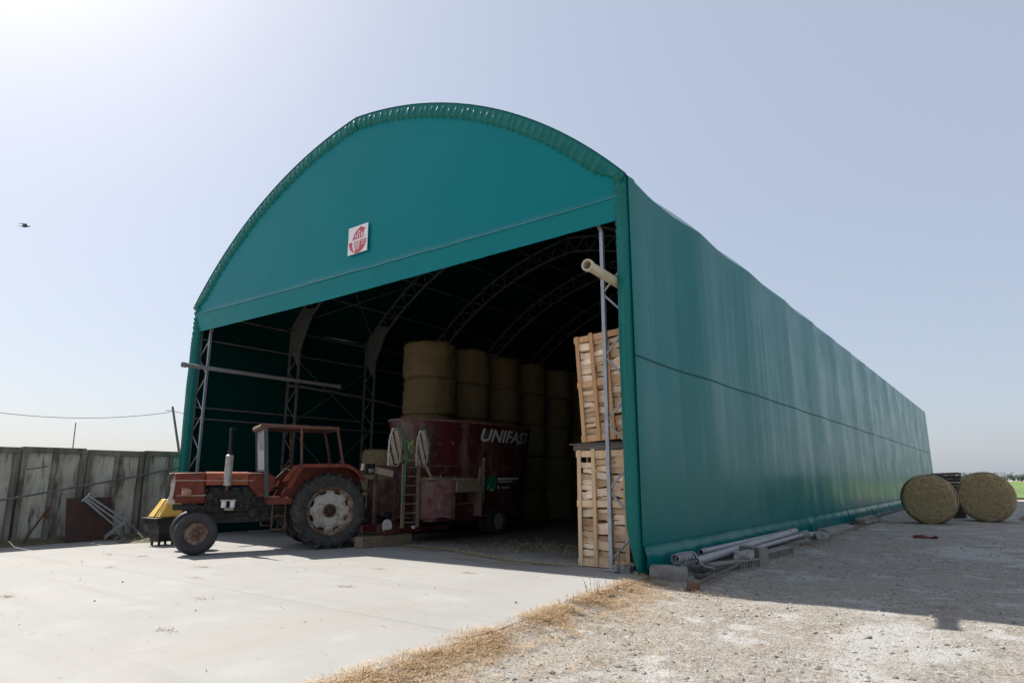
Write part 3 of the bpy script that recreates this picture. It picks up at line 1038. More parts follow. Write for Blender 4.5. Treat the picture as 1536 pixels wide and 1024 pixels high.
# ------------------------------------------------------------------ tractor
def tractor():
    h = V((-.396, -.918, 0))
    T = empty('farm_tractor', (-9.18, .37, gz(-9.18)), (0, 0, math.atan2(h.y, h.x)), 'old faded red open cab tractor parked in the mouth of the shed', 'tractor')
    B = lambda mb, n, m, bevel=0, p=T, **k: mb.build(n, m, p, bevel=bevel, **k)
    # ---- rear wheels
    def rear_wheel(sy):
        wr = empty('rear_wheel'); wr.parent = T; wr.location = (0, sy * .80, .90); wr.rotation_euler = (R(-90) * sy, 0, 0)
        # local: axis Z pointing outwards
        mb = MB()
        Ro, hw = .865, .23
        prof = [(.54, -.15), (.60, -.20), (.74, -.245), (.81, -.235), (.84, -.20), (Ro, -.10), (Ro + .005, 0), (Ro, .10), (.84, .20), (.81, .235), (.74, .245), (.60, .20), (.54, .15)]
        mb.lathe(prof, 56, caps=False)
        NL = 19
        for k in range(NL):
            for sd in (1, -1):
                a0 = 2 * PI * (k + (.5 if sd < 0 else 0)) / NL
                pts = []
                for t in range(7):
                    f = t / 6
                    z = sd * (-.01 + .258 * min(1, f * 1.35))
                    a = a0 + f * .32
                    r = Ro + .012 if f < .66 else Ro + .012 - (f - .66) / .34 * .135
                    pts.append((r, a, z))
                vs = []
                for (r, a, z) in pts:
                    wa = .030
                    for dr, da in ((-.03, -wa), (.034, -wa * .72), (.034, wa * .72), (-.03, wa)):
                        vs.append(((r + dr) * math.cos(a + da), (r + dr) * math.sin(a + da), z))
                fs = []
                for i in range(6):
                    for j in range(3):
                        fs.append((i * 4 + j, i * 4 + j + 1, (i + 1) * 4 + j + 1, (i + 1) * 4 + j))
                fs += [(0, 1, 2, 3), (27, 26, 25, 24)]
                mb.add(vs, fs)
        mb.build('tyre', M['rubber'], wr, smooth=30)
        mb = MB()
        mb.lathe([(.545, .175), (.565, .16), (.56, .12), (.50, .08), (.47, .02), (.47, -.12), (.55, -.17), (.565, -.17)], 56, caps=False)
        mb.lathe([(.565, .16), (.575, .175), (.56, .185), (.545, .175)], 56, caps=False)
        mb.build('rim', M['rim_rust'], wr, smooth=40)
        mb = MB()
        # scalloped centre disc with gaps to the rim
        n = 96; ring = []
        for i in range(n):
            a = 2 * PI * i / n
            lob = math.cos(a * 8)
            ring.append((.476 if lob > -.45 else .425) * 1.0)
        vs = [(0, 0, .055)]; fs = []
        for rr_, z in ((.13, .055), (.22, .045), (.34, .075), (None, .03)):
            for i in range(n):
                a = 2 * PI * i / n
                r = ring[i] if rr_ is None else rr_
                vs.append((r * math.cos(a), r * math.sin(a), z))
        for i in range(n):
            j = (i + 1) % n
            fs.append((0, 1 + i, 1 + j))
            for q in range(3):
                fs.append((1 + q * n + i, 1 + (q + 1) * n + i, 1 + (q + 1) * n + j, 1 + q * n + j))
        mb.add(vs, fs)
        mb.build('wheel_disc', M['rim'], wr, smooth=40)
        mb = MB()
        mb.lathe([(.105, .05), (.105, .11), (.085, .14), (.04, .145), (.001, .145)], 24)
        mb.build('hub', M['grease'], wr, smooth=40)
        mb = MB()
        mb.lathe([(.165, .05), (.165, .062), (.10, .066)], 24)
        for k in range(8):
            a = 2 * PI * k / 8
            mb.lathe([(.022, .06), (.022, .095), (.001, .097)], 6, Matrix.Translation((.138 * math.cos(a), .138 * math.sin(a), 0)))
        mb.build('hub_bolts', M['rust'], wr, smooth=30)
    rear_wheel(1); rear_wheel(-1)

    def front_wheel(sy):
        wr = empty('front_wheel'); wr.parent = T; wr.location = (2.93, sy * .74, .462); wr.rotation_euler = (R(-90) * sy, R(0), R(0))
        mb = MB()
        prof = [(.24, -.09), (.29, -.125), (.38, -.135), (.43, -.115), (.447, -.085), (.447, -.07), (.438, -.065), (.438, -.055), (.457, -.05), (.460, -.012), (.450, -.008), (.450, .008), (.460, .012), (.457, .05),
                (.438, .055), (.438, .065), (.447, .07), (.447, .085), (.43, .115), (.38, .135), (.29, .125), (.24, .09)]
        mb.lathe(prof, 48, caps=False); mb.build('tyre', M['rubber_front'], wr, smooth=35)
        mb = MB()
        mb.lathe([(.255, .105), (.262, .095), (.245, .06), (.20, .02), (.13, .01), (.12, .03), (.09, .035)], 40, caps=False)
        mb.build('rim', M['rim_rust'], wr, smooth=40)
        mb = MB()
        mb.lathe([(.09, .0), (.085, .08), (.06, .11), (.001, .115)], 20)
        for k in range(6):
            a = 2 * PI * k / 6
            mb.lathe([(.016, .02), (.016, .05), (.001, .052)], 6, Matrix.Translation((.125 * math.cos(a), .125 * math.sin(a), 0)))
        mb.build('hub', M['rust'], wr, smooth=35)
    front_wheel(1); front_wheel(-1)
    # ---- bonnet
    def hood_sec(z0, w=.33, top=1.83):
        cv = [(w - .13 * (1 - math.sin(t * PI / 12)), top - .13 * (1 - math.cos(t * PI / 12)) - .006) for t in range(6, -1, -1)]
        return [(-w, z0)] + [(-x, z) for x, z in cv] + [(0, top)] + [(x, z) for x, z in cv[::-1]] + [(w, z0)]
    mb = MB()
    mb.prism(hood_sec(1.52), 1.86, 2.78, lambda u, v, w_: V((w_, u, v)))
    B(mb, 'hood', M['red_orange'], .006)
    mb = MB()
    side = lambda poly, y0, y1, m_, md=0: m_.prism(poly, y0, y1, lambda u, v, w_: V((u, w_, v)), md)
    # nose: side profile polygon, full width, then grille
    nose = [(2.783, 1.52), (2.783, 1.815), (3.40, 1.80), (3.50, 1.775), (3.47, 1.70), (3.43, 1.50), (3.41, 1.12), (2.74, 1.10)]
    side(nose, -.335, .335, mb)
    B(mb, 'nose_cowl', M['red'], .06)
    mb = MB()
    cowl = [(1.40, 1.24), (1.62, 1.24), (1.86, 1.52), (1.857, 1.815), (1.36, 1.80), (1.20, 1.70), (1.22, 1.45)]
    side(cowl, -.325, .325, mb)
    B(mb, 'dash_cowl', M['red'], .05)
    mb = MB()
    mb.box((2.62, .338, 1.625), (1.75, .008, .014)); mb.box((2.62, -.338, 1.625), (1.75, .008, .014))
    mb.box((3.06, .342, 1.285), (.60, .01, .016)); mb.box((3.06, -.342, 1.285), (.60, .01, .016))
    B(mb, 'trim_strip', M['chalk'])
    mb = MB()
    for i, (x, t) in enumerate(((2.54, .25), (2.515, -.2), (2.49, .3), (2.47, 0), (2.12, .3), (2.09, -.3), (2.06, .2), (2.035, .0))):
        mb.box((x, .333, 1.66), (.010, .006, .055), Euler((0, t, 0)).to_matrix())
    B(mb, 'worn_lettering', M['black'])
    mb = MB()                                   # raised side pressing
    for s in (1, -1):
        mb.box((1.66, s * .327, 1.66), (.18, .012, .10))
    B(mb, 'side_vent', M['red'], .004)
    mb = MB()
    for i in range(12):
        mb.box((3.452 - .002 * i, 0, 1.18 + i * .044), (.02, .52, .018), Euler((0, R(-4), 0)).to_matrix())
    mb.box((3.455, .30, 1.42), (.06, .05, .62), Euler((0, R(-5), 0)).to_matrix(), 1)
    mb.box((3.455, -.30, 1.42), (.06, .05, .62), Euler((0, R(-5), 0)).to_matrix(), 1)
    mb.box((3.44, 0, 1.15), (.09, .70, .10), None, 1)
    mb.box((3.50, 0, 1.79), (.08, .66, .03), Euler((0, R(12), 0)).to_matrix(), 1)
    mb.box((3.47, .335, 1.53), (.08, .05, .10), None, 1)
    B(mb, 'grille', [M['black'], M['chalk']], .004)
    for s in (1, -1):
        mb = MB()
        Mx = Matrix.Translation((3.13, s * .40, 1.37)) @ Euler((0, R(90), 0)).to_matrix().to_4x4()
        mb.lathe([(.03, -.06), (.06, -.04), (.095, .06), (.10, .14), (.092, .15), (.001, .152)], 20, Mx)
        mb.bar((3.14, s * .33, 1.34), (3.16, s * .40, 1.36), .03)
        B(mb, 'headlight', M['pink'], smooth=40)
    # ---- engine and chassis
    mb = MB()
    mb.box((2.05, 0, 1.19), (1.30, .42, .56)); mb.box((2.05, 0, .80), (1.55, .34, .30)); mb.box((.75, 0, .95), (1.5, .48, .52))
    mb.box((0, 0, .90), (.75, .62, .55)); mb.box((2.75, 0, .98), (.6, .5, .16)); mb.box((2.95, 0, .80), (.30, .34, .34))
    for i in range(6):
        mb.tube((2.65 - i * .22, .20, 1.42), (2.65 - i * .22, .31, 1.36), .035, n=8)
    for i in range(9):
        x = 1.55 + i * .14
        mb.box((x, .225 + .02 * (i % 3), 1.08 + .12 * math.sin(i * 2.1)), (.09, .06 + .03 * (i % 2), .13))
        mb.tube((x, .24, 1.30), (x - .12, .27, 1.02 + .05 * (i % 4)), .012, n=5)
    mb.tube((1.45, .26, 1.0), (2.75, .27, 1.05), .02, n=6); mb.tube((1.2, .25, .86), (2.3, .26, .84), .03, n=6)
    mb.tube((2.66, .16, 1.25), (2.66, .30, 1.25), .09, n=14); mb.tube((1.70, .18, .88), (1.70, .33, .88), .10, n=14)
    mb.tube((0, -.75, .90), (0, .75, .90), .10, n=14)
    mb.tube((.9, .22, .90), (.9, .45, 1.0), .05, n=8)
    for i in range(4):
        mb.box((1.0 + .13 * i, .30, .78 + .03 * i), (.08, .1, .12))
    B(mb, 'engine_block', M['grease'], .012)
    mb = MB()
    mb.box((2.95, 0, .66), (.16, 1.15, .13)); mb.box((3.15, 0, 1.02), (.52, .60, .12))
    for s in (1, -1):
        mb.tube((2.93, s * .52, .46), (2.95, s * .55, .90), .045, n=10); mb.tube((2.93, s * .50, .462), (2.93, s * .68, .462), .05, n=10)
        mb.tube((2.80, s * .5, .60), (2.3, s * .30, .75), .02, n=6)
    B(mb, 'front_axle', M['grease'], .01)
    for x in (2.36, 2.17):
        mb = MB()
        mb.lathe([(.055, 0), (.058, .02), (.058, .13), (.05, .15), (.001, .152)], 16, Matrix.Translation((x, .34, 1.0)))
        B(mb, 'fuel_filter', M['white'])
    mb = MB(); mb.box((2.27, .33, 1.165), (.34, .08, .04)); mb.box((2.24, .34, .965), (.2, .07, .05)); B(mb, 'filter_bracket', M['beige'], .004)
    # ---- exhaust
    mb = MB(); ex, ey = 2.33, .42
    mb.lathe([(.035, 1.50), (.092, 1.505), (.095, 1.53), (.092, 1.55), (.085, 1.56), (.085, 2.20), (.06, 2.225), (.035, 2.23)], 20, Matrix.Translation((ex, ey, 0)))
    for i in range(16):
        mb.lathe([(.086, 1.58 + i * .039), (.0895, 1.588 + i * .039), (.086, 1.596 + i * .039)], 20, Matrix.Translation((ex, ey, 0)))
    B(mb, 'muffler', M['muffler'])
    mb = MB()
    mb.tube((ex, ey, 2.20), (ex + .02, ey, 2.86), .034, n=12); mb.tube((ex, ey, 2.27), (ex, ey, 2.33), .05, n=12)
    mb.bar((ex + .03, ey, 2.865), (ex - .10, ey, 2.84), .05, .012)
    B(mb, 'exhaust_pipe', M['grease'])
    mb = MB(); mb.path([(ex, ey, 1.5), (ex, ey, 1.43), (ex, .30, 1.38), (ex, .2, 1.38)], .035, n=8)
    B(mb, 'exhaust_elbow', M['rust'])
    # ---- cab
    mb = MB()
    mb.box((.72, 0, 2.95), (1.80, 1.34, .03)); mb.box((.72, .655, 2.912), (1.80, .045, .055)); mb.box((.72, -.655, 2.912), (1.80, .045, .055))
    mb.box((1.60, 0, 2.905), (.05, 1.30, .075)); mb.box((-.16, 0, 2.905), (.05, 1.30, .075))
    B(mb, 'cab_roof', M['rust_red'], .008)
    mb = MB(); mb.tube((1.66, -.62, 2.91), (1.66, .66, 2.91), .075, n=14); B(mb, 'visor_tube', M['rust'])
    for s in (1, -1):
        for nm, a, b, w, mt in (('front_post', (1.46, .64, 1.22), (1.60, .64, 2.90), .095, 'post_dark'), ('middle_post', (.70, .65, 1.97), (.76, .65, 2.90), .058, 'rust_red'), ('rear_post', (-.34, .64, 1.97), (-.14, .64, 2.90), .058, 'rust_red')):
            mb = MB(); mb.bar((a[0], s * a[1], a[2]), (b[0], s * b[1], b[2]), .055 if w < .1 else .05, w, up=(1, 0, 0)); B(mb, nm, M[mt], .005)
        mb = MB(); mb.box((-.30, s * .64, 2.06), (.16, .05, .15), None, 0, (.4, 1)); B(mb, 'post_foot', M['rust_red'])
    mb = MB()
    a = V((1.525, 0, 1.86)); b = V((1.605, 0, 2.86))
    mb.bar(a, b, 1.20, .014, up=(1, 0, 0)); B(mb, 'windscreen', M['glass'])
    mb = MB()
    mb.bar((1.51, -.63, 1.86), (1.51, .63, 1.86), .05); B(mb, 'windscreen_frame', M['post_dark'])
    # ---- fenders
    for s in (1, -1):
        prof = [(1.02, 1.50), (.96, 1.66), (.74, 2.03), (-.33, 2.05), (-.55, 1.95), (-.80, 1.68)]
        mb = MB(); fo = []
        for k in range(len(prof) - 1):
            (xa, za), (xb, zb) = prof[k], prof[k + 1]
            mb.add([(xa, s * .50, za), (xb, s * .50, zb), (xb, s * .99, zb - .02), (xa, s * .99, za - .02),
                    (xa, s * .50, za - .03), (xb, s * .50, zb - .03), (xb, s * .99, zb - .05), (xa, s * .99, za - .05)],
                   [(0, 1, 2, 3), (4, 7, 6, 5), (0, 3, 7, 4), (1, 5, 6, 2), (0, 4, 5, 1), (3, 2, 6, 7)])
            mb.bar((xa, s * .99, za - .06), (xb, s * .99, zb - .06), .02, .09)
        side([(1.02, 1.50), (.96, 1.66), (.74, 2.03), (-.33, 2.05), (-.80, 1.68), (-.6, 1.1), (.9, 1.1)], s * .49, s * .505, mb)
        side([(.62, 1.98), (.98, 1.62), (1.12, 1.60), (.86, 1.98)], s * .50, s * .60, mb, 1)
        B(mb, 'fender', [M['red'], M['red_orange']], .004)
    # ---- platform, step, seat, wheel
    mb = MB()
    for s in (1, -1):
        mb.box((1.17, s * .55, 1.145), (.56, .50, .15))
        side([(1.0, 1.2), (1.15, 1.2), (.80, 1.8), (.70, 1.8)], s * .42, s * .46, mb)
    mb.box((.6, 0, 1.20), (1.5, .9, .05))
    B(mb, 'platform', M['red'], .006)
    mb = MB()
    for s in (1, -1):
        y = s * .76
        for x in (1.33, 1.03):
            mb.tube((x, y, 1.08), (x, y, .50), .014, n=6)
        for z in (.50, .80):
            mb.tube((1.33, y, z), (1.03, y, z), .014, n=6)
    B(mb, 'step', M['rust'])
    mb = MB()
    mb.box((.25, 0, 1.55), (.46, .46, .10)); mb.box((.03, 0, 1.80), (.10, .44, .42), Euler((0, R(-8), 0)).to_matrix()); mb.box((.25, 0, 1.36), (.2, .2, .34))
    B(mb, 'seat', M['black'], .03)
    mb = MB()
    mb.tube((1.22, 0, 1.62), (.92, 0, 1.92), .02, n=8)
    Mx = Matrix.Translation((.92, 0, 1.92)) @ Euler((0, R(-45), 0)).to_matrix().to_4x4()
    ring = [Mx @ V((.20 * math.cos(2 * PI * i / 20), .20 * math.sin(2 * PI * i / 20), 0)) for i in range(21)]
    mb.path(ring, .014, n=6)
    for i in range(3):
        mb.tube(Mx @ V((0, 0, 0)), Mx @ V((.2 * math.cos(i * 2.1), .2 * math.sin(i * 2.1), 0)), .01, n=5)
    B(mb, 'steering_wheel', M['black'])
    mb = MB()
    for x, y in ((1.0, .28), (.9, -.28), (1.08, .32)):
        mb.path([(x, y, 1.2), (x - .06, y, 1.5), (x - .12, y + .02, 1.62)], .012, n=6)
    B(mb, 'lever', M['black'])
    mb = MB()
    for s in (1, -1):
        mb.bar((-.2, s * .35, .55), (-1.0, s * .42, .48), .05, .08); mb.bar((-.2, s * .25, 1.15), (-.75, s * .42, 1.1), .05, .06); mb.tube((-.72, s * .42, 1.08), (-.75, s * .42, .52), .018, n=6)
    mb.box((-.5, 0, .45), (.8, .08, .05))
    B(mb, 'hitch', M['grease'])


M['rust_red'] = mat('rusted_red_paint', (.135, .048, .032), .75, layers=[(4, .45, .62, (.085, .045, .03)), (10, .57, .7, (.22, .115, .08)), (24, .6, .72, (.06, .035, .025))], bump=(18, .2, .005))
tractor()

def yellow_machine():
    g = gz(-13.1)
    T = empty('yard_machine', (-13.05, -1.72, g), (0, 0, math.atan2(-.95, .05)), 'yellow sloping hooded machine on a black tray by the wall beyond the tractor nose', 'machine')
    T.scale = (.88, .88, .94)
    k = 1.04
    mb = MB()
    mb.add([(-.36, -.34, .76), (.36, -.34, .76), (.36, .34, .76), (-.36, .34, .76), (-.34, -.24, 1.25), (.04, -.24, 1.25), (.04, .24, 1.25), (-.34, .24, 1.25)],
           [(3, 2, 1, 0), (4, 5, 6, 7), (0, 1, 5, 4), (1, 2, 6, 5), (2, 3, 7, 6), (3, 0, 4, 7)])
    wb = mb.build('hood', M['yellow'], T, bevel=.03)
    mb = MB(); mb.box((0, 0, .735), (.96, .86, .035)); mb.box((.02, 0, .645), (.80, .74, .15)); mb.box((.0, 0, .44), (.56, .58, .26), None, 0, (1.25, 1.15))
    mb.build('tray', M['black'], T, bevel=.012)
    mb = MB(); mb.box((.02, 0, .22), (.46, .50, .22), None, 0, (1.15, 1.1)); mb.tube((-.1, .26, .2), (-.1, .30, .2), .10, n=14); mb.build('engine', M['grease'], T, bevel=.015)
    for x in (.2, -.2):
        for y in (.2, -.2):
            mb = MB(); mb.tube((x, y, .14), (x, y, -.01), .04, n=8); mb.build('leg', M['grease'], T)
    mb = MB(); mb.path([(.40, .12, .45), (.40, .12, .76), (.07, .12, 1.265), (-.2, .12, 1.275)], .018, n=6); mb.build('strap', M['black'], T)
    mb = MB(); mb.path([(.24, .20, .97), (.27, .20, 1.0), (.14, .24, 1.14), (.11, .24, 1.13)], .02, n=6); mb.build('handle', M['yellow'], T)
    mb = MB(); mb.path([(-.2 + .12 * math.cos(i * .4), .14 * math.sin(i * .4), 1.29) for i in range(17)], .018, n=6); mb.build('filler_ring', M['chalk'], T)


yellow_machine()
mb = MB()
mb.grid(lambda u, v: V((-14.6 + .8 * v * math.cos(2 * PI * u) * (1 + .2 * noise.noise(V((math.cos(2 * PI * u), math.sin(2 * PI * u), 2)))), -1.45 + .8 * v * math.sin(2 * PI * u),
                        gz(-14.6) - .03 + .30 * (1 - v) ** .9 * (.55 + .45 * noise.noise(V((v * 3 * math.cos(2 * PI * u), v * 3 * math.sin(2 * PI * u), 4)))))), 40, 12)
tag(mb.build('soil_heap', M['moss'], smooth=70, fix=False), kind='stuff')

# ------------------------------------------------------------------ feed mixer wagon
def mixer():
    ox, oy, oz = -8.66, 5.35, gz(-8.68)
    X = empty('feed_mixer_wagon', (ox, oy, oz), (0, 0, 0), 'dusty maroon feed mixer wagon with an oval tub, ladder and pale lettering', 'mixer wagon')
    B = lambda mb, n, m, bevel=0, p=X, **k: mb.build(n, m, p, bevel=bevel, **k)
    def tub(a, z, out=0):
        t = (z - .55) / 2.75
        A = 2.50 + .52 * t + out; Bx = .98 + .26 * t + out
        c, s = math.cos(a), math.sin(a)
        e = 2 / 2.15
        return V((Bx * math.copysign(abs(c) ** e, c), A * math.copysign(abs(s) ** e, s), z))
    n = 96
    mb = MB()
    mb.grid(lambda u, v: tub(2 * PI * u, .55 + 2.75 * v + .02 * math.sin(u * 40)*0), n, 14)
    mb.grid(lambda u, v: tub(2 * PI * u, 3.30 - 2.4 * v, -.02), n, 6, flip=True)
    mb.add([tub(2 * PI * i / n, .55) for i in range(n)], [tuple(range(n))])
    mb.add([tub(2 * PI * i / n, .95, -.03) for i in range(n)], [tuple(range(n))])
    B(mb, 'mixing_tub', M['maroon'], smooth=50, fix=False)
    mb = MB()
    mb.path([tub(2 * PI * i / n, 3.30) for i in range(n + 1)], .035, n=8, caps=False)
    B(mb, 'tub_rim', M['maroon_dusty'])
    mb = MB()
    mb.path([tub(2 * PI * i / n, .58, .01) for i in range(n + 1)], .03, n=6, caps=False); mb.path([tub(2 * PI * i / n, 2.02, .0) for i in range(n + 1)], .016, n=6, caps=False)
    B(mb, 'tub_band', M['maroon_dusty'])

    # text wrapped on the camera side of the tub (+x side)
    def on_side(y, z, out=.012):
        t = (z - .55) / 2.75
        A = 2.50 + .52 * t; Bx = .98 + .26 * t
        c = max(0, 1 - abs(y / A) ** 2.15) ** (1 / 2.15)
        nrm = V((1, .5 * y / A, 0)).normalized()
        return V((Bx * c, y, z)) + nrm * out

    def word(body, name, y0, z0, size, width, shear, mt, parent=X, bold=.02):
        cu = bpy.data.curves.new('word', 'FONT')
        cu.body = body; cu.size = 1; cu.shear = shear; cu.offset = bold; cu.space_character = 1.04
        to = bpy.data.objects.new('word', cu); COL.objects.link(to)
        bpy.context.view_layer.update()
        dg = bpy.context.evaluated_depsgraph_get()
        me = bpy.data.meshes.new_from_object(to.evaluated_get(dg))
        bpy.data.objects.remove(to)
        bm = bmesh.new(); bm.from_mesh(me)
        xs = [v.co.x for v in bm.verts]; ys = [v.co.y for v in bm.verts]
        x0, x1, yy0, yy1 = min(xs), max(xs), min(ys), max(ys)
        bmesh.ops.triangulate(bm, faces=bm.faces)
        for _ in range(2):
            bmesh.ops.subdivide_edges(bm, edges=[e for e in bm.edges if e.calc_length() > .12], cuts=1)
            bmesh.ops.triangulate(bm, faces=bm.faces)
        for v in bm.verts:
            v.co = on_side(y0 + (v.co.x - x0) / (x1 - x0) * width, z0 + (v.co.y - yy0) / (yy1 - yy0) * size)
        bm.to_mesh(me); bm.free()
        me.name = name
        o = bpy.data.objects.new(name, me); COL.objects.link(o); o.parent = parent
        me.materials.append(mt)
        return o
    word('UNIFAST', 'lettering', -.66, 2.76, .40, 2.86, .26, M['letter'], bold=.03)
    mb = MB()
    mb.prism([(-.50, 2.92), (-.42, 2.92), (-.34, 3.10), (-.42, 3.10)], 0, .004, lambda u, v, w_: on_side(u, v, .016 + w_))
    B(mb, 'green_slash', M['green'])
    # emblem: green disc, swoosh and pale lines
    mb = MB()
    k = 24
    cy, cz = -.02, 1.52
    mb.add([on_side(cy, cz, .016)] + [on_side(cy + .26 * math.cos(2 * PI * i / k), cz + .25 * math.sin(2 * PI * i / k), .016) for i in range(k)], [(0, 1 + i, 1 + (i + 1) % k) for i in range(k)])
    em = B(mb, 'emblem', M['green'], smooth=0, fix=False)
    mb = MB()
    for (y0, y1, z0, z1, hh) in ((.26, 1.55, 1.66, 1.68, .035), (.32, 1.15, 1.575, 1.585, .02), (.30, .38, 1.40, 1.41, .05), (.5, 1.0, 1.40, 1.40, .02), (-.20, -.12, 1.36, 1.48, .03), (-.04, .10, 1.33, 1.36, .02)):
        nn = 10
        mb.grid(lambda u, v: on_side(y0 + (y1 - y0) * u, z0 + (z1 - z0) * u + (v - .5) * 2 * hh, .020), nn, 1)
    B(mb, 'emblem_lines', M['letter'], 0, em, smooth=0, fix=False)
    # feed-caked hydraulic ram on the side
    mb = MB()
    mb.bar(on_side(-.48, 2.28, .05), on_side(-.45, 1.20, .05), .05, .09); mb.bar(on_side(-.48, 1.75, .11), on_side(-.44, 1.0, .10), .05, .06)
    mb.bar(on_side(-.60, 2.0, .02), on_side(-.58, 1.25, .02), .12, .03)
    mb.path([on_side(-.44, 1.0, .1), on_side(-.5, .8, .14), on_side(-.7, .6, .1)], .012, n=5)
    B(mb, 'hydraulic_ram', M['dusty_tan'])
    # discharge chute
    mb = MB()
    mb.grid(lambda u, v: V((1.0 + .50 * math.sin(u * PI * .55), -2.95 + .86 * u, .62 + 1.02 * v - .03 * math.sin(u * 9) * (1 - v))), 12, 6)
    mb.add([V((1.0, -2.95, .62)), V((1.0, -2.95, 1.64)), V((.6, -2.5, 1.64)), V((.6, -2.5, .62))], [(0, 1, 2, 3)])
    ch = B(mb, 'chute_door', M['maroon_dusty'], smooth=60)
    mb = MB()
    mb.box((1.26, -1.55, 1.50), (.62, 1.10, .28), Euler((0, R(14), 0)).to_matrix(), 0, (.8, .9)); mb.box((1.12, -2.45, 1.66), (.5, .85, .06))
    B(mb, 'chute_hood', M['dusty_tan'], .02)
    mb = MB()
    mb.box((1.28, -1.02, 1.05), (.50, .05, .85)); mb.box((1.22, -1.55, .98), (.10, 1.0, .05)); mb.box((1.05, -1.5, .78), (.4, 1.1, .32), None, 1); mb.box((1.3, -2.0, .58), (.35, 2.0, .06), None, 1)
    B(mb, 'chute_frame', [M['maroon_dusty'], M['maroon']], .006)
    # chassis, drawbar
    mb = MB()
    for s in (-.5, .5):
        mb.bar((s, -4.2, .46), (s, 2.4, .46), .12, .16)
    mb.box((0, -3.6, .47), (1.5, .10, .16)); mb.box((0, .3, .40), (1.7, .12, .12)); mb.bar((.5, -4.15, .46), (0, -5.1, .46), .10, .14); mb.bar((-.5, -4.15, .46), (0, -5.1, .46), .10, .14)
    mb.box((.98, -3.0, .36), (.10, 2.4, .10)); mb.box((.95, -3.95, .47), (.09, 1.9, .17))
    B(mb, 'chassis', M['maroon'], .006)
    mb = MB(); mb.lathe([(.001, 0), (.16, 0), (.16, .02), (.001, .02)], 24, Matrix.Translation((1.0, -4.1, .50)) @ Euler((0, R(90), 0)).to_matrix().to_4x4()); B(mb, 'reflector', M['letter'])
    mb = MB(); mb.box((1.02, -3.2, .42), (.03, .10, .08)); B(mb, 'side_lamp', M['white'])
    # wheels
    for (x, nm) in ((1.02, 1), (.72, 1), (-1.02, -1), (-.72, -1)):
        wr = empty('wheel'); wr.parent = X; wr.location = (x, .30, .415); wr.rotation_euler = (0, R(90) * nm, 0)
        mb = MB(); mb.lathe([(.23, -.09), (.27, -.115), (.37, -.12), (.41, -.10), (.42, -.05), (.42, .05), (.41, .10), (.37, .12), (.27, .115), (.23, .09)], 40, caps=False); mb.build('tyre', M['rubber_front'], wr)
        mb = MB(); mb.lathe([(.235, .095), (.225, .08), (.20, .02), (.14, .0), (.12, .05), (.001, .06)], 32); mb.build('rim', M['galv'], wr)
    # ladder, guard plates, platform, hose
    mb = MB()
    lx = 1.05
    for y in (-3.62, -3.08):
        mb.bar((lx, y, .42), (lx - .04, y + .02, 2.05), .05, .09, up=(0, 1, 0))
    for i in range(7):
        z = .55 + i * .235
        mb.bar((lx - .01, -3.62, z), (lx - .01, -3.08, z), .06, .03)
    B(mb, 'ladder', M['dusty_tan'])
    mb = MB()
    for y, z0, z1 in ((-3.75, .4, 2.1), (-2.98, .4, 2.1), (-4.4, .5, 2.0)):
        mb.bar((.85, y, z0), (.85, y, z1), .08, .08)
    mb.box((.6, -3.4, 1.98), (.75, 1.1, .06)); mb.box((.55, -3.9, 1.2), (.6, .5, .9), None, 0)
    B(mb, 'platform_frame', M['maroon_grime'], .006)
    for y0 in (-4.12, -3.12):
        mb = MB()
        out = [(0, 0), (.0, .62), (.10, .95), (.26, .98), (.42, .62), (.40, .12), (.30, -.02)]
        fn = lambda u, v, w_: V((.98 + w_ + .02 * v, y0 + u, 2.0 + v))
        # plate made of slanted slats inside a frame
        for p, q in zip(out, out[1:] + out[:1]):
            mb.bar(fn(p[0], p[1], 0), fn(q[0], q[1], 0), .02, .055, up=(1, 0, 0))
        for (p, q) in (((.05, .78), (.30, .05)), ((.20, .95), (.40, .30)), ((.0, .30), (.12, .0))):
            mb.bar(fn(p[0], p[1], 0), fn(q[0], q[1], 0), .018, .13, up=(1, 0, 0))
        B(mb, 'guard_plate', M['beige'])
    mb = MB()
    mb.path([(1.02, -4.0, 2.96), (1.05, -3.82, 3.02), (1.07, -3.66, 2.8), (1.08, -3.60, 2.3), (1.10, -3.62, 1.6), (1.06, -3.66, 1.1)], .02, n=6)
    mb.path([(1.02, -3.0, 3.02), (1.05, -2.84, 3.0), (1.05, -2.70, 2.6), (1.04, -2.74, 2.1)], .02, n=6)
    mb.path([(1.02, -3.95, 2.9), (1.04, -3.70, 2.93), (1.06, -3.62, 2.4), (1.04, -3.5, 2.1)], .016, n=6)
    B(mb, 'hose', M['hose'])
    mb = MB()
    rr = random.Random(4)
    for i in range(34):
        p = V((.95 + rr.uniform(-.06, .06), -3.42 + rr.uniform(-.14, .14), 2.06 + rr.uniform(0, .52)))
        d = V((rr.uniform(-1, 1), rr.uniform(-1, 1), rr.uniform(-.4, 1))).normalized() * rr.uniform(.08, .2)
        mb.bar(p, p + d, .05, .012)
    B(mb, 'lime_cloth', M['lime'])
    mb = MB()
    mb.bar((.9, -4.9, 1.95), (.9, -3.9, 1.78), .10, .16)
    B(mb, 'support_arm', M['beige'], .006)
    mb = MB(); mb.bar((.90, -2.80, 2.18), (1.0, -2.5, 1.62), .04, .06); mb.bar((.85, -2.98, 2.14), (.95, -2.6, 2.14), .04, .05)
    B(mb, 'guard_stay', M['beige'], .006)
    mb = MB(); mb.box((.93, -4.72, 1.90), (.16, .30, .26)); mb.box((1.02, -4.70, 1.86), (.03, .16, .10), None, 1); B(mb, 'control_box', [M['grease'], M['galv']], .01)
    mb = MB()
    mb.tube((.7, -4.1, .78), (.7, -3.7, .78), .16, n=16); mb.box((.6, -4.5, .70), (.3, .3, .24)); B(mb, 'gearbox', M['grease'], .01)
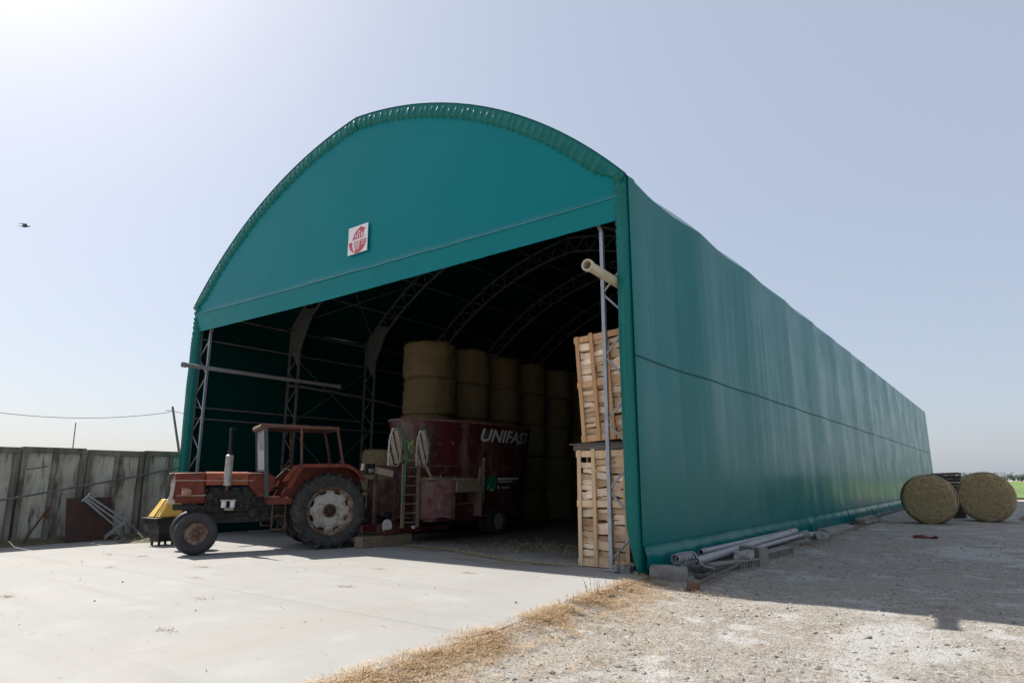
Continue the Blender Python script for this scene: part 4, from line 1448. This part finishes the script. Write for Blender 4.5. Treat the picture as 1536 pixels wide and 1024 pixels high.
    # loose hay caught on the wagon
    mb = MB()
    def blades(c, d, n_, up=.12):
        for _ in range(n_):
            p = V((c[0] + rr.uniform(-d[0], d[0]), c[1] + rr.uniform(-d[1], d[1]), c[2] + rr.uniform(0, d[2])))
            q = V((rr.uniform(-1, 1), rr.uniform(-1, 1), rr.uniform(-.8, .5))).normalized() * rr.uniform(.06, .2)
            s = q.cross(V((0, 0, 1))).normalized() * .004
            mb.add([p - s, p + s, p + q], [(0, 1, 2)])
    blades((1.2, -1.6, 1.62), (.35, .6, .07), 900); blades((1.0, -2.5, 1.68), (.25, .5, .06), 400); blades((0, 0, .95), (.9, 2.2, .5), 500)
    tag(B(mb, 'hay_remains', M['strawlitter'], smooth=0, fix=False), kind='stuff')


mixer()

# timber baulk lying by the drawbar
mb = MB(); mb.box((0, 0, .13), (.30, 1.7, .26), Euler((0, 0, .02)).to_matrix())
tag(mb.build('timber_baulk', M['dusty_tan'], loc=(-7.85, 1.35, gz(-7.85)), bevel=.02), 'dusty squared timber lying under the drawbar of the mixer wagon', 'timber')

# ------------------------------------------------------------------ precast wall on the left
def left_wall():
    wx = -16.62
    root = empty('retaining_wall', (wx, -2.5, gz(wx)), (0, 0, 0), 'stained precast concrete panel wall beside the shed on the left', 'wall')
    H = 2.60
    P = 1.62
    mb = MB(); mr = MB()
    zb = -.1
    g = .018
    mb.box((-.10, 0, H / 2 + zb / 2 - .02), (.12, P - 2 * g, H - zb - .04))
    # ribs: tapered fins at both edges and in the middle, wide top lip
    for y, w in ((-P / 2 + g + .07, .14), (P / 2 - g - .07, .14), (.02, .13)):
        mr.add([(-.04, y - w / 2, zb), (-.04, y + w / 2, zb), (.20, y + w * .36, zb), (.20, y - w * .36, zb),
                (-.04, y - w / 2, H - .16), (-.04, y + w / 2, H - .16), (.06, y + w * .36, H - .16), (.06, y - w * .36, H - .16)],
               [(3, 2, 1, 0), (4, 5, 6, 7), (0, 1, 5, 4), (1, 2, 6, 5), (2, 3, 7, 6), (3, 0, 4, 7)])
    mr.box((-.06, 0, H - .08), (.24, P - 2 * g - .01, .165))
    mr.box((.06, 0, .06), (.24, P - 2 * g - .02, .14))
    p0 = mb.build('wall_panel', M['wall'], root, smooth=30, bevel=.01)
    mr.build('stiffening_rib', M['wall_rib'], p0, smooth=30, bevel=.014)
    ycent = [-4.11 - P / 2 + P * k + 2.5 for k in range(-2, 5)]
    for i, y in enumerate(ycent):
        o = p0 if i == 0 else dup(p0, root)
        o.location = (.012 * math.sin(i * 4), y, .015 * math.sin(i * 2.7))
        o.rotation_euler = (R(.25 * math.sin(i * 3.1)), R(.4 * math.sin(i * 1.9)), 0)
    # things leaning on it
    gx = gz(-16)
    mb = MB(); mb.box((0, 0, .62), (.03, 1.18, 1.24))
    tag(mb.build('rusty_sheet', M['rust_board'], loc=(-15.98, -2.38, gx), rot=(0, R(-14), R(2)), bevel=.004), 'dark rusty square metal sheet leaning against the concrete wall', 'metal sheet')
    rk = empty('metal_stand', (-15.7, -1.75, gx), (0, 0, 0), 'galvanised metal stand with bent legs toppled against the rusty sheet', 'metal stand')
    top = V((-.28, -.86, 1.20)); bot = V((.12, .42, .10))
    d = (bot - top)
    sidev = V((0, .55, .62)).normalized()
    mb = MB()
    for k in (-.05, .02, .09):
        a = top + sidev * k; b = top + d * .72 + sidev * (k * 2.0)
        mb.tube(a, b, .026, n=8)
    mb.tube(top + d * .0 + sidev * -.12, top + sidev * .16, .03, n=8)
    mb.build('stand_tubes', M['galv'], rk)
    mb = MB(); c = top + d * .70
    mb.bar(c - sidev * .34 + V((.03, -.15, -.06)), c + sidev * .26 + V((.03, .08, .02)), .05, .09)
    mb.build('cross_plate', M['galv'], rk)
    for pts in ([top + sidev * .12, c + sidev * .16, bot + V((.0, .22, .02))], [top - sidev * .02, c - sidev * .1, c + V((.1, -.02, -.28)), V((.22, -.18, .03))],
                [c + sidev * .05, V((.05, .12, .02)), V((.02, .2, .06))], [c - sidev * .3, c - sidev * .3 + V((.05, -.2, -.14))]):
        mb = MB(); mb.path(pts, .019, n=6); mb.build('leg', M['galv'], rk)
    mb = MB()
    mb.bar((0, -.22, .02), (-.25, .38, .98), .045, .03); mb.prism([(.26, .70), (.40, 1.02), (.36, .62)], -.22, -.19, lambda u, v, w_: V((w_, u, v)))
    tag(mb.build('rusty_rod', M['rust'], loc=(-16.1, -3.72, gx)), 'rusty bar with a triangular plate leaning inside a wall panel', 'metal bar')
    mb = MB(); mb.path([(-16.28, -7.2, .66), (-16.32, -4.3, 1.05), (-16.36, -1.5, 1.58), (-16.38, .3, 1.97), (-16.40, 3, 2.5)], .032, n=6)
    tag(mb.build('slack_cable', M['galv_dull']), 'grey cable strung slantwise across the face of the concrete wall', 'cable')
    mb = MB(); mb.bar((-16.36, -4.0, 1.82), (-16.2, -3.55, 1.92), .03)
    tag(mb.build('bracket_rod', M['rust']), 'short rusty rod sticking out high on the concrete wall', 'rod')
    # litter and moss at the foot
    mb = MB()
    def lt(u, v):
        y = -9 + 10.2 * u
        w = .9 * v
        h = (.12 + .06 * noise.noise(V((y * 1.5, 0, 0)))) * (1 - v) ** 1.6 + .03 * noise.noise(V((y * 4, w * 5, 2))) * (1 - v)
        if -1.1 < y < .6: h += .10 * math.exp(-((y + .3) / .5) ** 2) * math.sin(PI * min(1, v + .2))
        wid = (.55 + .35 * noise.noise(V((y * .9, 3, 0)))) 
        return V((-16.45 + w * wid * 1.6, y, gz(-16) + max(-.03, h - .03 * v)))
    mb.grid(lt, 120, 10)
    tag(mb.build('soil_litter', M['moss'], smooth=60, fix=False), kind='stuff')


left_wall()

# ------------------------------------------------------------------ loose things along the shed wall on the right
def clutter():
    gy = -.06
    def hollow_pipe(name, a, b, r, label, m='pipe_grey', coup=()):
        mb = MB(); mb.tube(a, b, r, n=18, hollow=.84)
        A, Bb = V(a), V(b); d = (Bb - A).normalized()
        for t in coup:
            p = A + (Bb - A) * t
            mb.tube(p - d * .06, p + d * .06, r * 1.22, n=18, hollow=.80)
        return tag(mb.build(name, M[m]), label, 'pipe', 'irrigation pipes along the shed wall')
    hollow_pipe('irrigation_pipe', (.52, .95, .17), (.50, 7.6, .27), .072, 'long grey pipe with its open end resting on the concrete kerb', coup=(.995, .93))
    hollow_pipe('irrigation_pipe', (.30, 1.75, .24), (.34, 8.3, .24), .055, 'grey pipe lying close under the fabric behind the long pipe', coup=(.03, .985))
    hollow_pipe('irrigation_pipe', (.66, 3.4, .16), (.62, 7.9, .18), .045, 'thin grey pipe lying in front over the hollow blocks', coup=(.97, .9))
    # coupling clamps
    mb = MB()
    for k in range(4):
        a = [(.40 + .10 * math.cos(t * .5) + .02 * k, .62 + .10 * k, .23 + .10 * math.sin(t * .5)) for t in range(13)]
        mb.path(a, .016, n=6)
    mb.tube((.32, .55, .23), (.36, 1.0, .24), .085, n=14, hollow=.8); mb.path([(.5, .95, .2), (.62, 1.1, .08), (.72, 1.3, .03)], .02, n=6)
    tag(mb.build('pipe_coupling', M['pipe_grey']), 'grey pipe coupling with levers lying on the concrete kerb by the corner', 'coupling')
    mb = MB()
    for k in range(5):
        a = [(.60 + .08 * math.cos(t * .5 + k), 7.9 + .12 * k, .17 + .08 * math.sin(t * .5 + k)) for t in range(13)]
        mb.path(a, .015, n=6)
    mb.tube((.55, 8.1, .16), (.60, 8.8, .12), .07, n=12, hollow=.8)
    tag(mb.build('pipe_coupling', M['pipe_grey']), 'tangled coupling clamps at the far end of the pipes', 'coupling')

    def rough_box(name, c, d, rz, m, label, cat, seed, rot=None, rough=.02, top=(1, 1), group=None):
        mb = MB()
        nx, ny, nz = 6, 6, 4
        bm = bmesh.new()
        bmesh.ops.create_cube(bm, size=1)
        bmesh.ops.subdivide_edges(bm, edges=bm.edges, cuts=4, use_grid_fill=True)
        for v in bm.verts:
            p = V((v.co.x * d[0], v.co.y * d[1], v.co.z * d[2]))
            q = V((v.co.x * 2, v.co.y * 2, v.co.z * 2))
            k = 1 - .07 * max(0, q.length - 1.2)
            n = V((noise.noise(q * 1.3 + V((seed, 0, 0))), noise.noise(q * 1.3 + V((0, seed, 0))), noise.noise(q * 1.3 + V((0, 0, seed)))))
            v.co = p * k + n * rough * 1.6
        me = bpy.data.meshes.new(name); bm.to_mesh(me); bm.free()
        me.shade_smooth(); me.set_sharp_from_angle(angle=R(38))
        me.materials.append(M[m])
        o = bpy.data.objects.new(name, me); COL.objects.link(o)
        o.location = c; o.rotation_euler = rot or (0, 0, rz)
        tag(o, label, cat, group)
        return o
    rough_box('concrete_kerb', (.36, .17, .03), (.58, .30, .25), R(14), 'conc_block', 'rounded concrete kerb piece at the foot of the shed corner', 'kerb', 1, rough=.015)
    rough_box('concrete_slab_piece', (.50, 2.3, -.0), (.30, 2.1, .08), R(-4), 'conc_block', 'long flat concrete piece on the ground under the pipes', 'concrete', 2, rough=.012)
    rough_box('rock', (.84, 2.55, .06), (.30, .30, .32), R(20), 'stone', 'pale angular rock propped before the pipes', 'rock', 3, rough=.06)
    rough_box('rock', (.62, 9.6, .02), (.35, .45, .22), R(40), 'stone', 'pale rock just past the far end of the pipes', 'rock', 5, rough=.05)
    rough_box('concrete_kerb', (.55, 12.2, .02), (.36, 2.9, .22), R(-3), 'conc_block', 'long broken kerb stone against the middle of the shed wall', 'kerb', 4, rough=.03)
    rough_box('concrete_kerb', (.52, 18.4, .05), (.34, 2.8, .20), R(-2), 'conc_block', 'kerb stone by the shed wall near the hay bales', 'kerb', 6, rough=.03)
    rough_box('brick', (1.05, -.52, -.01), (.17, .22, .10), R(25), 'brick', 'broken brick at the near end of the thin stick', 'brick', 7, rough=.012)
    rough_box('rubbish_rag', (2.92, 11.9, -.04), (.55, .3, .06), R(10), 'signred_rag', 'crumpled dull red rag on the shaded gravel', 'rag', 8, rough=.05)
    # hollow clay blocks
    def hollow_block(loc, rz, n, label):
        mb = MB()
        L, Hh, D = .5 * n, .17, .22
        mb.box((0, 0, Hh - .012), (D, L, .024)); mb.box((0, 0, .012), (D, L, .024)); mb.box((0, 0, Hh / 2), (D - .06, L, .016))
        k = int(L / .085)
        for i in range(k + 1):
            mb.box((0, -L / 2 + .012 + i * (L - .024) / k, Hh / 2), (D, .022, Hh - .03))
        o = mb.build('hollow_block', M['conc_block'], loc=loc, rot=(0, 0, rz), smooth=0, bevel=.003)
        tag(o, label, 'block', 'hollow blocks under the pipes')
    hollow_block((.80, 2.0, -.07), R(-14), 3, 'row of hollow block lying low under the open pipe end')
    hollow_block((.86, 4.35, -.06), R(-3), 4, 'row of hollow block lying beyond the upright block')
    rough_box('concrete_block', (.80, 3.15, .09), (.24, .62, .36), R(62), 'conc_block', 'squared concrete block standing crosswise under the pipes', 'block', 9, rough=.008)
    mb = MB(); mb.path([(1.04, -.40, .0), (1.0, .5, .03), (.93, 1.4, .02), (.9, 2.2, .06)], .028, n=7)
    tag(mb.build('stick', M['wood_old']), 'thin brown stick lying on the gravel from the brick along the wall', 'stick')
    rough_box('wooden_chunk', (.75, .75, -.03), (.12, .4, .06), R(-20), 'wood_old', 'small split wood piece beside the kerb at the corner', 'wood', 10, rough=.02)
    # rubble at the post foot
    rough_box('rock', (-.42, .10, .05), (.30, .20, .13), R(10), 'conc_block', 'grey rubble lump at the foot of the right front post', 'rock', 12, rough=.04)
    mb = MB(); mb.tube((-.47, .0, .0), (-.46, .02, .42), .012, n=6); mb.tube((-.47, -.02, .03), (-.47, -.02, .12), .035, .015, n=8)
    tag(mb.build('iron_peg', M['galv_dull']), 'thin iron peg standing by the foot of the right front post', 'peg')
    mb = MB(); mb.lathe([(.001, 0), (.10, 0), (.11, .02), (.10, .24), (.085, .26), (.001, .26)], 16)
    tag(mb.build('blue_can', mat('blue_plastic', (.02, .09, .22), .5), loc=(-.24, .42, .0)), 'small blue plastic can behind the right corner flap', 'can')
    # low earth bank at the field edge
    mb = MB()
    def bk(u, v):
        x = 5.15 + 26 * u; y = 23.5 + 3.2 * v
        h = .85 * math.sin(PI * v) ** .7 * min(1, u * 22 + .1) + .10 * noise.noise(V((x * 1.2, y * 1.2, 0)))
        return V((x, y, -.12 + max(0, h)))
    mb.grid(bk, 90, 16)
    tag(mb.build('earth_bank', M['earth'], smooth=60, fix=False), kind='structure')


M['signred_rag'] = mat('dull_red_cloth', (.14, .035, .04), .9)
clutter()

# ------------------------------------------------------------------ grass, straw, gravel (stuff)
def blades_obj(name, m, gen, n):
    mb = MB()
    vs = []; fs = []
    for _ in range(n):
        r = gen()
        if r is None:
            continue
        p, d, L, w = r
        d = d.normalized()
        s = d.cross(V((0, 0, 1)))
        s = (s.normalized() if s.length > .01 else V((1, 0, 0))) * w
        o = len(vs)
        mid = p + d * L * .55
        tip = p + d * L + V((0, 0, -L * .25 if d.z > .2 else 0))
        vs += [p - s, p + s, mid + s * .8, mid - s * .8, tip]
        fs += [(o, o + 1, o + 2, o + 3), (o + 3, o + 2, o + 4)]
    mb.add(vs, fs)
    return tag(mb.build(name, m, smooth=0, fix=False), kind='stuff')


rs = random.Random(31)


def slab_edge(y):
    if y > -.35:
        return .06
    return .06 + .62 * min(1, (-.35 - y) / 6.4) ** .8


def gen_dry():
    y = -8.8 + 8.8 * rs.random() ** .9
    e = slab_edge(y)
    dens = noise.noise(V((y * .9, 0, 7)))
    k = rs.random()
    if k < .50:
        x = e + rs.gauss(.10 + .10 * dens, .15 + .06 * dens)
    elif k < .88:
        x = e + abs(rs.gauss(0, .50 + .25 * dens))
    else:
        x = e + abs(rs.gauss(0, 1.1))
    if x < e - .22:
        return None
    cl = noise.noise(V((x * 1.7, y * 1.25, 1))) + .5 * noise.noise(V((x * 5, y * 5, 6)))
    if cl < -.05 + .14 * k and rs.random() < .80:
        return None
    flat = rs.random() < .95
    d = V((rs.uniform(-1, 1), rs.uniform(-1, 1), rs.uniform(.0, .14) if flat else rs.uniform(.4, 1.3)))
    hgt = .05 + .10 * max(0, noise.noise(V((x * 2.2, y * 2.2, 4))) + .3)
    z = gz(x) + .003 if x < e + .02 else -.06 + .055 * math.exp(-((x - e) / .30) ** 2)
    return V((x, y, z + rs.uniform(0, .03))), d, rs.uniform(.04, .15) if flat else hgt * rs.uniform(.6, 1.4), rs.uniform(.0010, .0026)


blades_obj('dry_grass', M['blade'], gen_dry, 56000)


def gen_sparse():
    x = rs.uniform(.5, 9); y = rs.uniform(-8.5, 9)
    if noise.noise(V((x * .8, y * .8, 2))) + .5 * noise.noise(V((x * 3, y * 3, 8))) < .28:
        return None
    d = V((rs.uniform(-1, 1), rs.uniform(-1, 1), rs.uniform(0, .2)))
    return V((x, y, -.05 + rs.uniform(0, .02))), d, rs.uniform(.03, .12), rs.uniform(.001, .0022)


blades_obj('straw_scatter', M['blade'], gen_sparse, 34000)


def gen_wall():
    y = rs.uniform(.3, 20); x = .45 + abs(rs.gauss(0, .42))
    d = V((rs.uniform(-1, 1), rs.uniform(-1, 1), rs.uniform(.1, .9)))
    if noise.noise(V((x * 1.5, y * 1.5, 5))) < -.05:
        return None
    return V((x, y, -.06)), d, rs.uniform(.04, .16), rs.uniform(.0015, .003)


blades_obj('wall_foot_grass', M['weed'], gen_wall, 9000)


def gen_tuft():
    cx, cy, sp = rs.choice(((4.3, -7.6, .35), (3.0, -8.3, .3), (1.9, -7.9, .25), (6.5, -5.7, .4), (5.2, -6.3, .2), (7.3, -4.5, .4)))
    x = rs.gauss(cx, sp); y = rs.gauss(cy, sp * .7)
    d = V((rs.uniform(-1, 1), rs.uniform(-1, 1), rs.uniform(.2, 1.4)))
    return V((x, y, -.06)), d, rs.uniform(.02, .08), rs.uniform(.0012, .0026)


blades_obj('grass_tufts', M['greenblade'], gen_tuft, 1500)


def gen_floor():
    k = rs.random()
    if k < .34:                                    # swept line of straw across the floor
        t = rs.random()
        x = -8.4 + 6.3 * t; y = 1.35 + .35 * math.sin(t * 5) - .75 * t + rs.gauss(0, .05)
    elif k < .78:
        x = rs.gauss(-4.0, 1.3); y = rs.gauss(2.9, .75)
    elif k < .92:
        c = rs.choice(((-4.1, .15), (-2.9, .02), (-5.9, 1.1), (-2.0, .35), (-1.5, 1.6)))
        x = rs.gauss(c[0], .30); y = rs.gauss(c[1], .09)
    else:
        x = rs.uniform(-14, -1.6); y = rs.uniform(.2, 9)
    d = V((rs.uniform(-1, 1), rs.uniform(-1, 1), rs.uniform(0, .25)))
    return V((x, y, gz(x) + .004 + rs.uniform(0, .015))), d, rs.uniform(.06, .2), rs.uniform(.002, .0045)


blades_obj('floor_straw', M['strawlitter'], gen_floor, 8000)


def gen_litter():
    if rs.random() < .6:
        c = rs.choice(((-8.9, -4.6), (-6.5, -6.9), (-6.9, -7.2), (-4.0, -5.4), (-6.1, -4.4), (-7.4, -3.6), (-3.2, -3.6), (-2.6, -1.4), (-4.4, -1.9), (-2.4, -6.6), (-10.5, -3.3), (-11.5, -3.6)))
        x = rs.gauss(c[0], .10); y = rs.gauss(c[1], .05)
    else:
        x = rs.uniform(-14, .2); y = rs.uniform(-8.5, -.8)
    d = V((rs.uniform(-1, 1), rs.uniform(-1, 1), rs.uniform(0, .15)))
    return V((x, y, gz(x) + .004)), d, rs.uniform(.02, .11), rs.uniform(.0015, .004)


blades_obj('yard_litter', M['weed'], gen_litter, 900)


def pebbles(name, n, xr, yr, sz, m, dens=True, zf=lambda x: -.075):
    mb = MB(); vs = []; fs = []
    base = [V((1, 0, 0)), V((-1, 0, 0)), V((0, 1, 0)), V((0, -1, 0)), V((0, 0, 1)), V((0, 0, -1))]
    tri = [(0, 2, 4), (2, 1, 4), (1, 3, 4), (3, 0, 4), (2, 0, 5), (1, 2, 5), (3, 1, 5), (0, 3, 5)]
    k = 0
    while k < n:
        x = rs.uniform(*xr); y = yr[0] + (yr[1] - yr[0]) * rs.random() ** 1.5
        k += 1
        if dens and noise.noise(V((x * .9, y * .9, 9))) < rs.uniform(-.5, .35):
            continue
        s = sz * (.35 + rs.random() ** 4 * 2.2)
        rz = rs.uniform(0, 6)
        c, sn = math.cos(rz), math.sin(rz)
        o = len(vs)
        a = [rs.uniform(.6, 1.2) for _ in range(3)]
        z0 = zf(x) + .03 * noise.noise(V((x * .8, y * .8, 0)))
        for b in base:
            q = V((b.x * a[0], b.y * a[1], b.z * a[2] * .6)) * s + V((rs.uniform(-.2, .2), rs.uniform(-.2, .2), 0)) * s
            vs.append((x + q.x * c - q.y * sn, y + q.x * sn + q.y * c, z0 + q.z + s * .35))
        fs += [(o + t[0], o + t[1], o + t[2]) for t in tri]
    mb.add(vs, fs)
    tag(mb.build(name, m, smooth=0, fix=False), kind='stuff')


pebbles('gravel_stones', 40000, (.6, 11), (-8.8, 14), .0125, M['pebble'])
pebbles('slab_grit', 260, (-14, .2), (-8.5, -.7), .009, M['weed'], False, lambda x: gz(x) - .004)


def weed_plant(loc, n, hgt, label):
    rr = random.Random(n * 7 + int(loc[1] * 10))
    root = empty('weed_plant', loc, (0, 0, 0), label, 'weed', 'dry weeds at the slab edge')
    mb = MB(); ml_ = MB()
    for _ in range(n):
        a = rr.uniform(0, 6.28); b = V((.06 * math.cos(a), .06 * math.sin(a), 0))
        t = b * 1.5 + V((rr.uniform(-.05, .05), rr.uniform(-.05, .05), hgt * rr.uniform(.6, 1)))
        mb.path([b, (b + t) * .5 + V((.01, 0, .02)), t], .003, n=4, r2=.0012)
        for i in range(14):
            f = rr.uniform(.3, 1)
            p = b + (t - b) * f
            d = V((rr.uniform(-1, 1), rr.uniform(-1, 1), rr.uniform(-.3, .9))).normalized() * rr.uniform(.015, .04)
            s = d.cross(V((0, 0, 1))).normalized() * .006
            ml_.add([p, p + d * .5 + s, p + d, p + d * .5 - s], [(0, 1, 2, 3)])
    mb.build('stem', M['weed'], root); ml_.build('leaves', M['weed'], root, smooth=0, fix=False)


weed_plant((.24, -2.1, -.05), 7, .34, 'tall brown dry weed on the slab edge, the one standing highest')
weed_plant((.36, -1.75, -.05), 5, .24, 'shorter brown dry weed just right of the highest one')
weed_plant((.30, -2.9, -.05), 4, .20, 'small sparse dry weed left of the highest one on the slab edge')

# ------------------------------------------------------------------ far things
def far():
    for px, base, top_, r, label, nm, dy in ((0, (-48.55, 16.73, -.45), (-49.33, 15.1, 7.45), .12, 'leaning dark utility pole beyond the wall next to the shed', 'utility_pole', 0),
                                        (1, (-51.7, 9.2, -.45), (-51.75, 9.1, 5.85), .05, 'thin straight mast beyond the wall under the wire', 'mast', 0)):
        mb = MB(); mb.tube(base, top_, r, r * .7, n=10)
        if px == 0:
            mb.bar((-49.5, 14.7, 7.1), (-49.3, 15.2, 7.1), .05, .05)
        else:
            mb.tube((-51.74, 9.1, 3.6), (-51.73, 9.1, 3.9), .09, n=8)
        tag(mb.build(nm, M['pole']), label, 'pole')
    root = empty('utility_pole', (-53.75, 2.5, -.45), (0, 0, 0), 'pole at the left picture edge showing a red insulator and a dark bracket', 'pole')
    mb = MB(); mb.tube((0, 0, 0), (0, 0, 7.2), .12, .09, n=10); mb.build('shaft', M['pole'], root)
    mb = MB(); mb.bar((-.1, -1, 5.35), (.1, 1.95, 5.25), .10, .07); mb.build('bracket', M['pole'], root)
    mb = MB(); mb.bar((0, 0, 6.28), (.06, 1.55, 6.15), .05); mb.lathe([(.02, 0), (.16, .05), (.10, .15), (.17, .22), (.10, .34), (.02, .36)], 12, Matrix.Translation((.06, 1.62, 5.95))); mb.build('insulator', M['pole_red'], root)
    mb = MB()
    a = V((-53.75, 2.5, 6.6)); b = V((-49.45, 15.0, 7.1))
    pts = []
    for i in range(33):
        t = i / 32
        p = a + (b - a) * t
        p.z -= 4 * .62 * t * (1 - t) + (.12 * t)
        pts.append(p)
    mb.path(pts, .022, n=5)
    c = V((-45, 30, 6.6))
    mb.path([b + (c - b) * (i / 12) - V((0, 0, 4 * .5 * (i / 12) * (1 - i / 12))) for i in range(13)], .022, n=5)
    tag(mb.build('overhead_wire', M['pole']), 'thin overhead wire sagging between the poles beyond the wall', 'wire')
    # far tree line beyond the field
    mb = MB(); rr = random.Random(9)
    for k in range(260):
        x = rr.uniform(-60, 320); y = 690 + rr.uniform(-25, 40)
        hgt = rr.uniform(3.5, 8.5); rad = hgt * rr.uniform(.35, .6)
        mb.tube((x, y, -.2), (x, y, hgt * .6), .2, .1, n=5)
        for _ in range(70):
            d = V((rr.gauss(0, .5), rr.gauss(0, .5), rr.gauss(0, .42)))
            p = V((x, y, hgt * .58)) + V((d.x * rad, d.y * rad, d.z * hgt * .42))
            s = rr.uniform(.4, .9)
            e1 = V((rr.uniform(-1, 1), rr.uniform(-1, 1), rr.uniform(-1, 1))).normalized() * s
            e2 = V((rr.uniform(-1, 1), rr.uniform(-1, 1), rr.uniform(-1, 1))).normalized() * s
            mb.add([p - e1, p + e2, p + e1, p - e2], [(0, 1, 2, 3)])
    tag(mb.build('distant_woodland', M['farfoliage'], smooth=0, fix=False), kind='stuff')
    # bird
    root = empty('flying_bird', (-28.9, -1.8, 12.7), (R(10), R(-8), R(60)), 'small dark bird gliding in the pale sky at the left', 'bird')
    mb = MB()
    mb.lathe([(.004, -.17), (.03, -.12), (.05, -.02), (.045, .06), (.028, .12), (.03, .15), (.018, .18), (.003, .21)], 10, Euler((0, R(90), 0)).to_matrix().to_4x4())
    mb.add([(-.14, -.02, 0), (-.14, .02, 0), (-.30, .06, .01), (-.27, 0, .01), (-.30, -.06, .01)], [(0, 1, 2, 3, 4)])
    mb.build('body', M['feather'], root)
    for s in (1, -1):
        mb = MB()
        pts = [(.10, s * .03, .02), (-.06, s * .03, .02), (-.05, s * .22, .07), (-.12, s * .46, .05), (-.02, s * .40, .06), (.12, s * .22, .08)]
        mb.add(pts + [(p[0], p[1], p[2] - .012) for p in pts], [(0, 1, 2, 3, 4, 5), (11, 10, 9, 8, 7, 6)] + [(i, (i + 1) % 6, 6 + (i + 1) % 6, 6 + i) for i in range(6)])
        mb.build('wing', M['feather'], root, smooth=0)


far()

# ------------------------------------------------------------------ light, sky, camera
S = V((-.88, .054, 1.0)).normalized()
el = math.asin(S.z)
sun = bpy.data.lights.new('sun', 'SUN')
sun.energy = 5.0; sun.angle = R(.53); sun.color = (1, .955, .88)
so = bpy.data.objects.new('sun', sun); COL.objects.link(so)
so.rotation_euler = S.to_track_quat('Z', 'Y').to_euler()
so.location = (0, 0, 30)
w = bpy.data.worlds.new('World'); scene.world = w
w.use_nodes = True
nt = w.node_tree
bg = nt.nodes['Background']
sky = nt.nodes.new('ShaderNodeTexSky'); sky.sky_type = 'NISHITA'
sky.sun_disc = False
sky.sun_elevation = el
sky.sun_rotation = math.atan2(S.x, S.y)
sky.altitude = 50; sky.air_density = 1.0; sky.dust_density = 2.0; sky.ozone_density = 1.0
# thin summer haze veils the blue: the sky colour is mixed with an even pale one
mxs = nt.nodes.new('ShaderNodeMix'); mxs.data_type = 'RGBA'
mxs.inputs['Factor'].default_value = .60
mxs.inputs['B'].default_value = (4.45, 4.9, 5.75, 1)
nt.links.new(sky.outputs[0], mxs.inputs['A'])
nt.links.new(mxs.outputs['Result'], bg.inputs['Color'])
bg.inputs['Strength'].default_value = .087

cam = bpy.data.cameras.new('camera')
co = bpy.data.objects.new('camera', cam); COL.objects.link(co)
co.location = (5.039, -10.286, 1.55)
co.rotation_euler = (R(90 + 12.116), 0, R(37.127))
cam.sensor_width = 36; cam.lens = 965 / 1536 * 36
cam.clip_start = .05; cam.clip_end = 9000
scene.camera = co
vs_ = scene.view_settings
vs_.view_transform = 'Standard'; vs_.look = 'None'; vs_.exposure = .65; vs_.gamma = 1
scene.cycles.max_bounces = 8
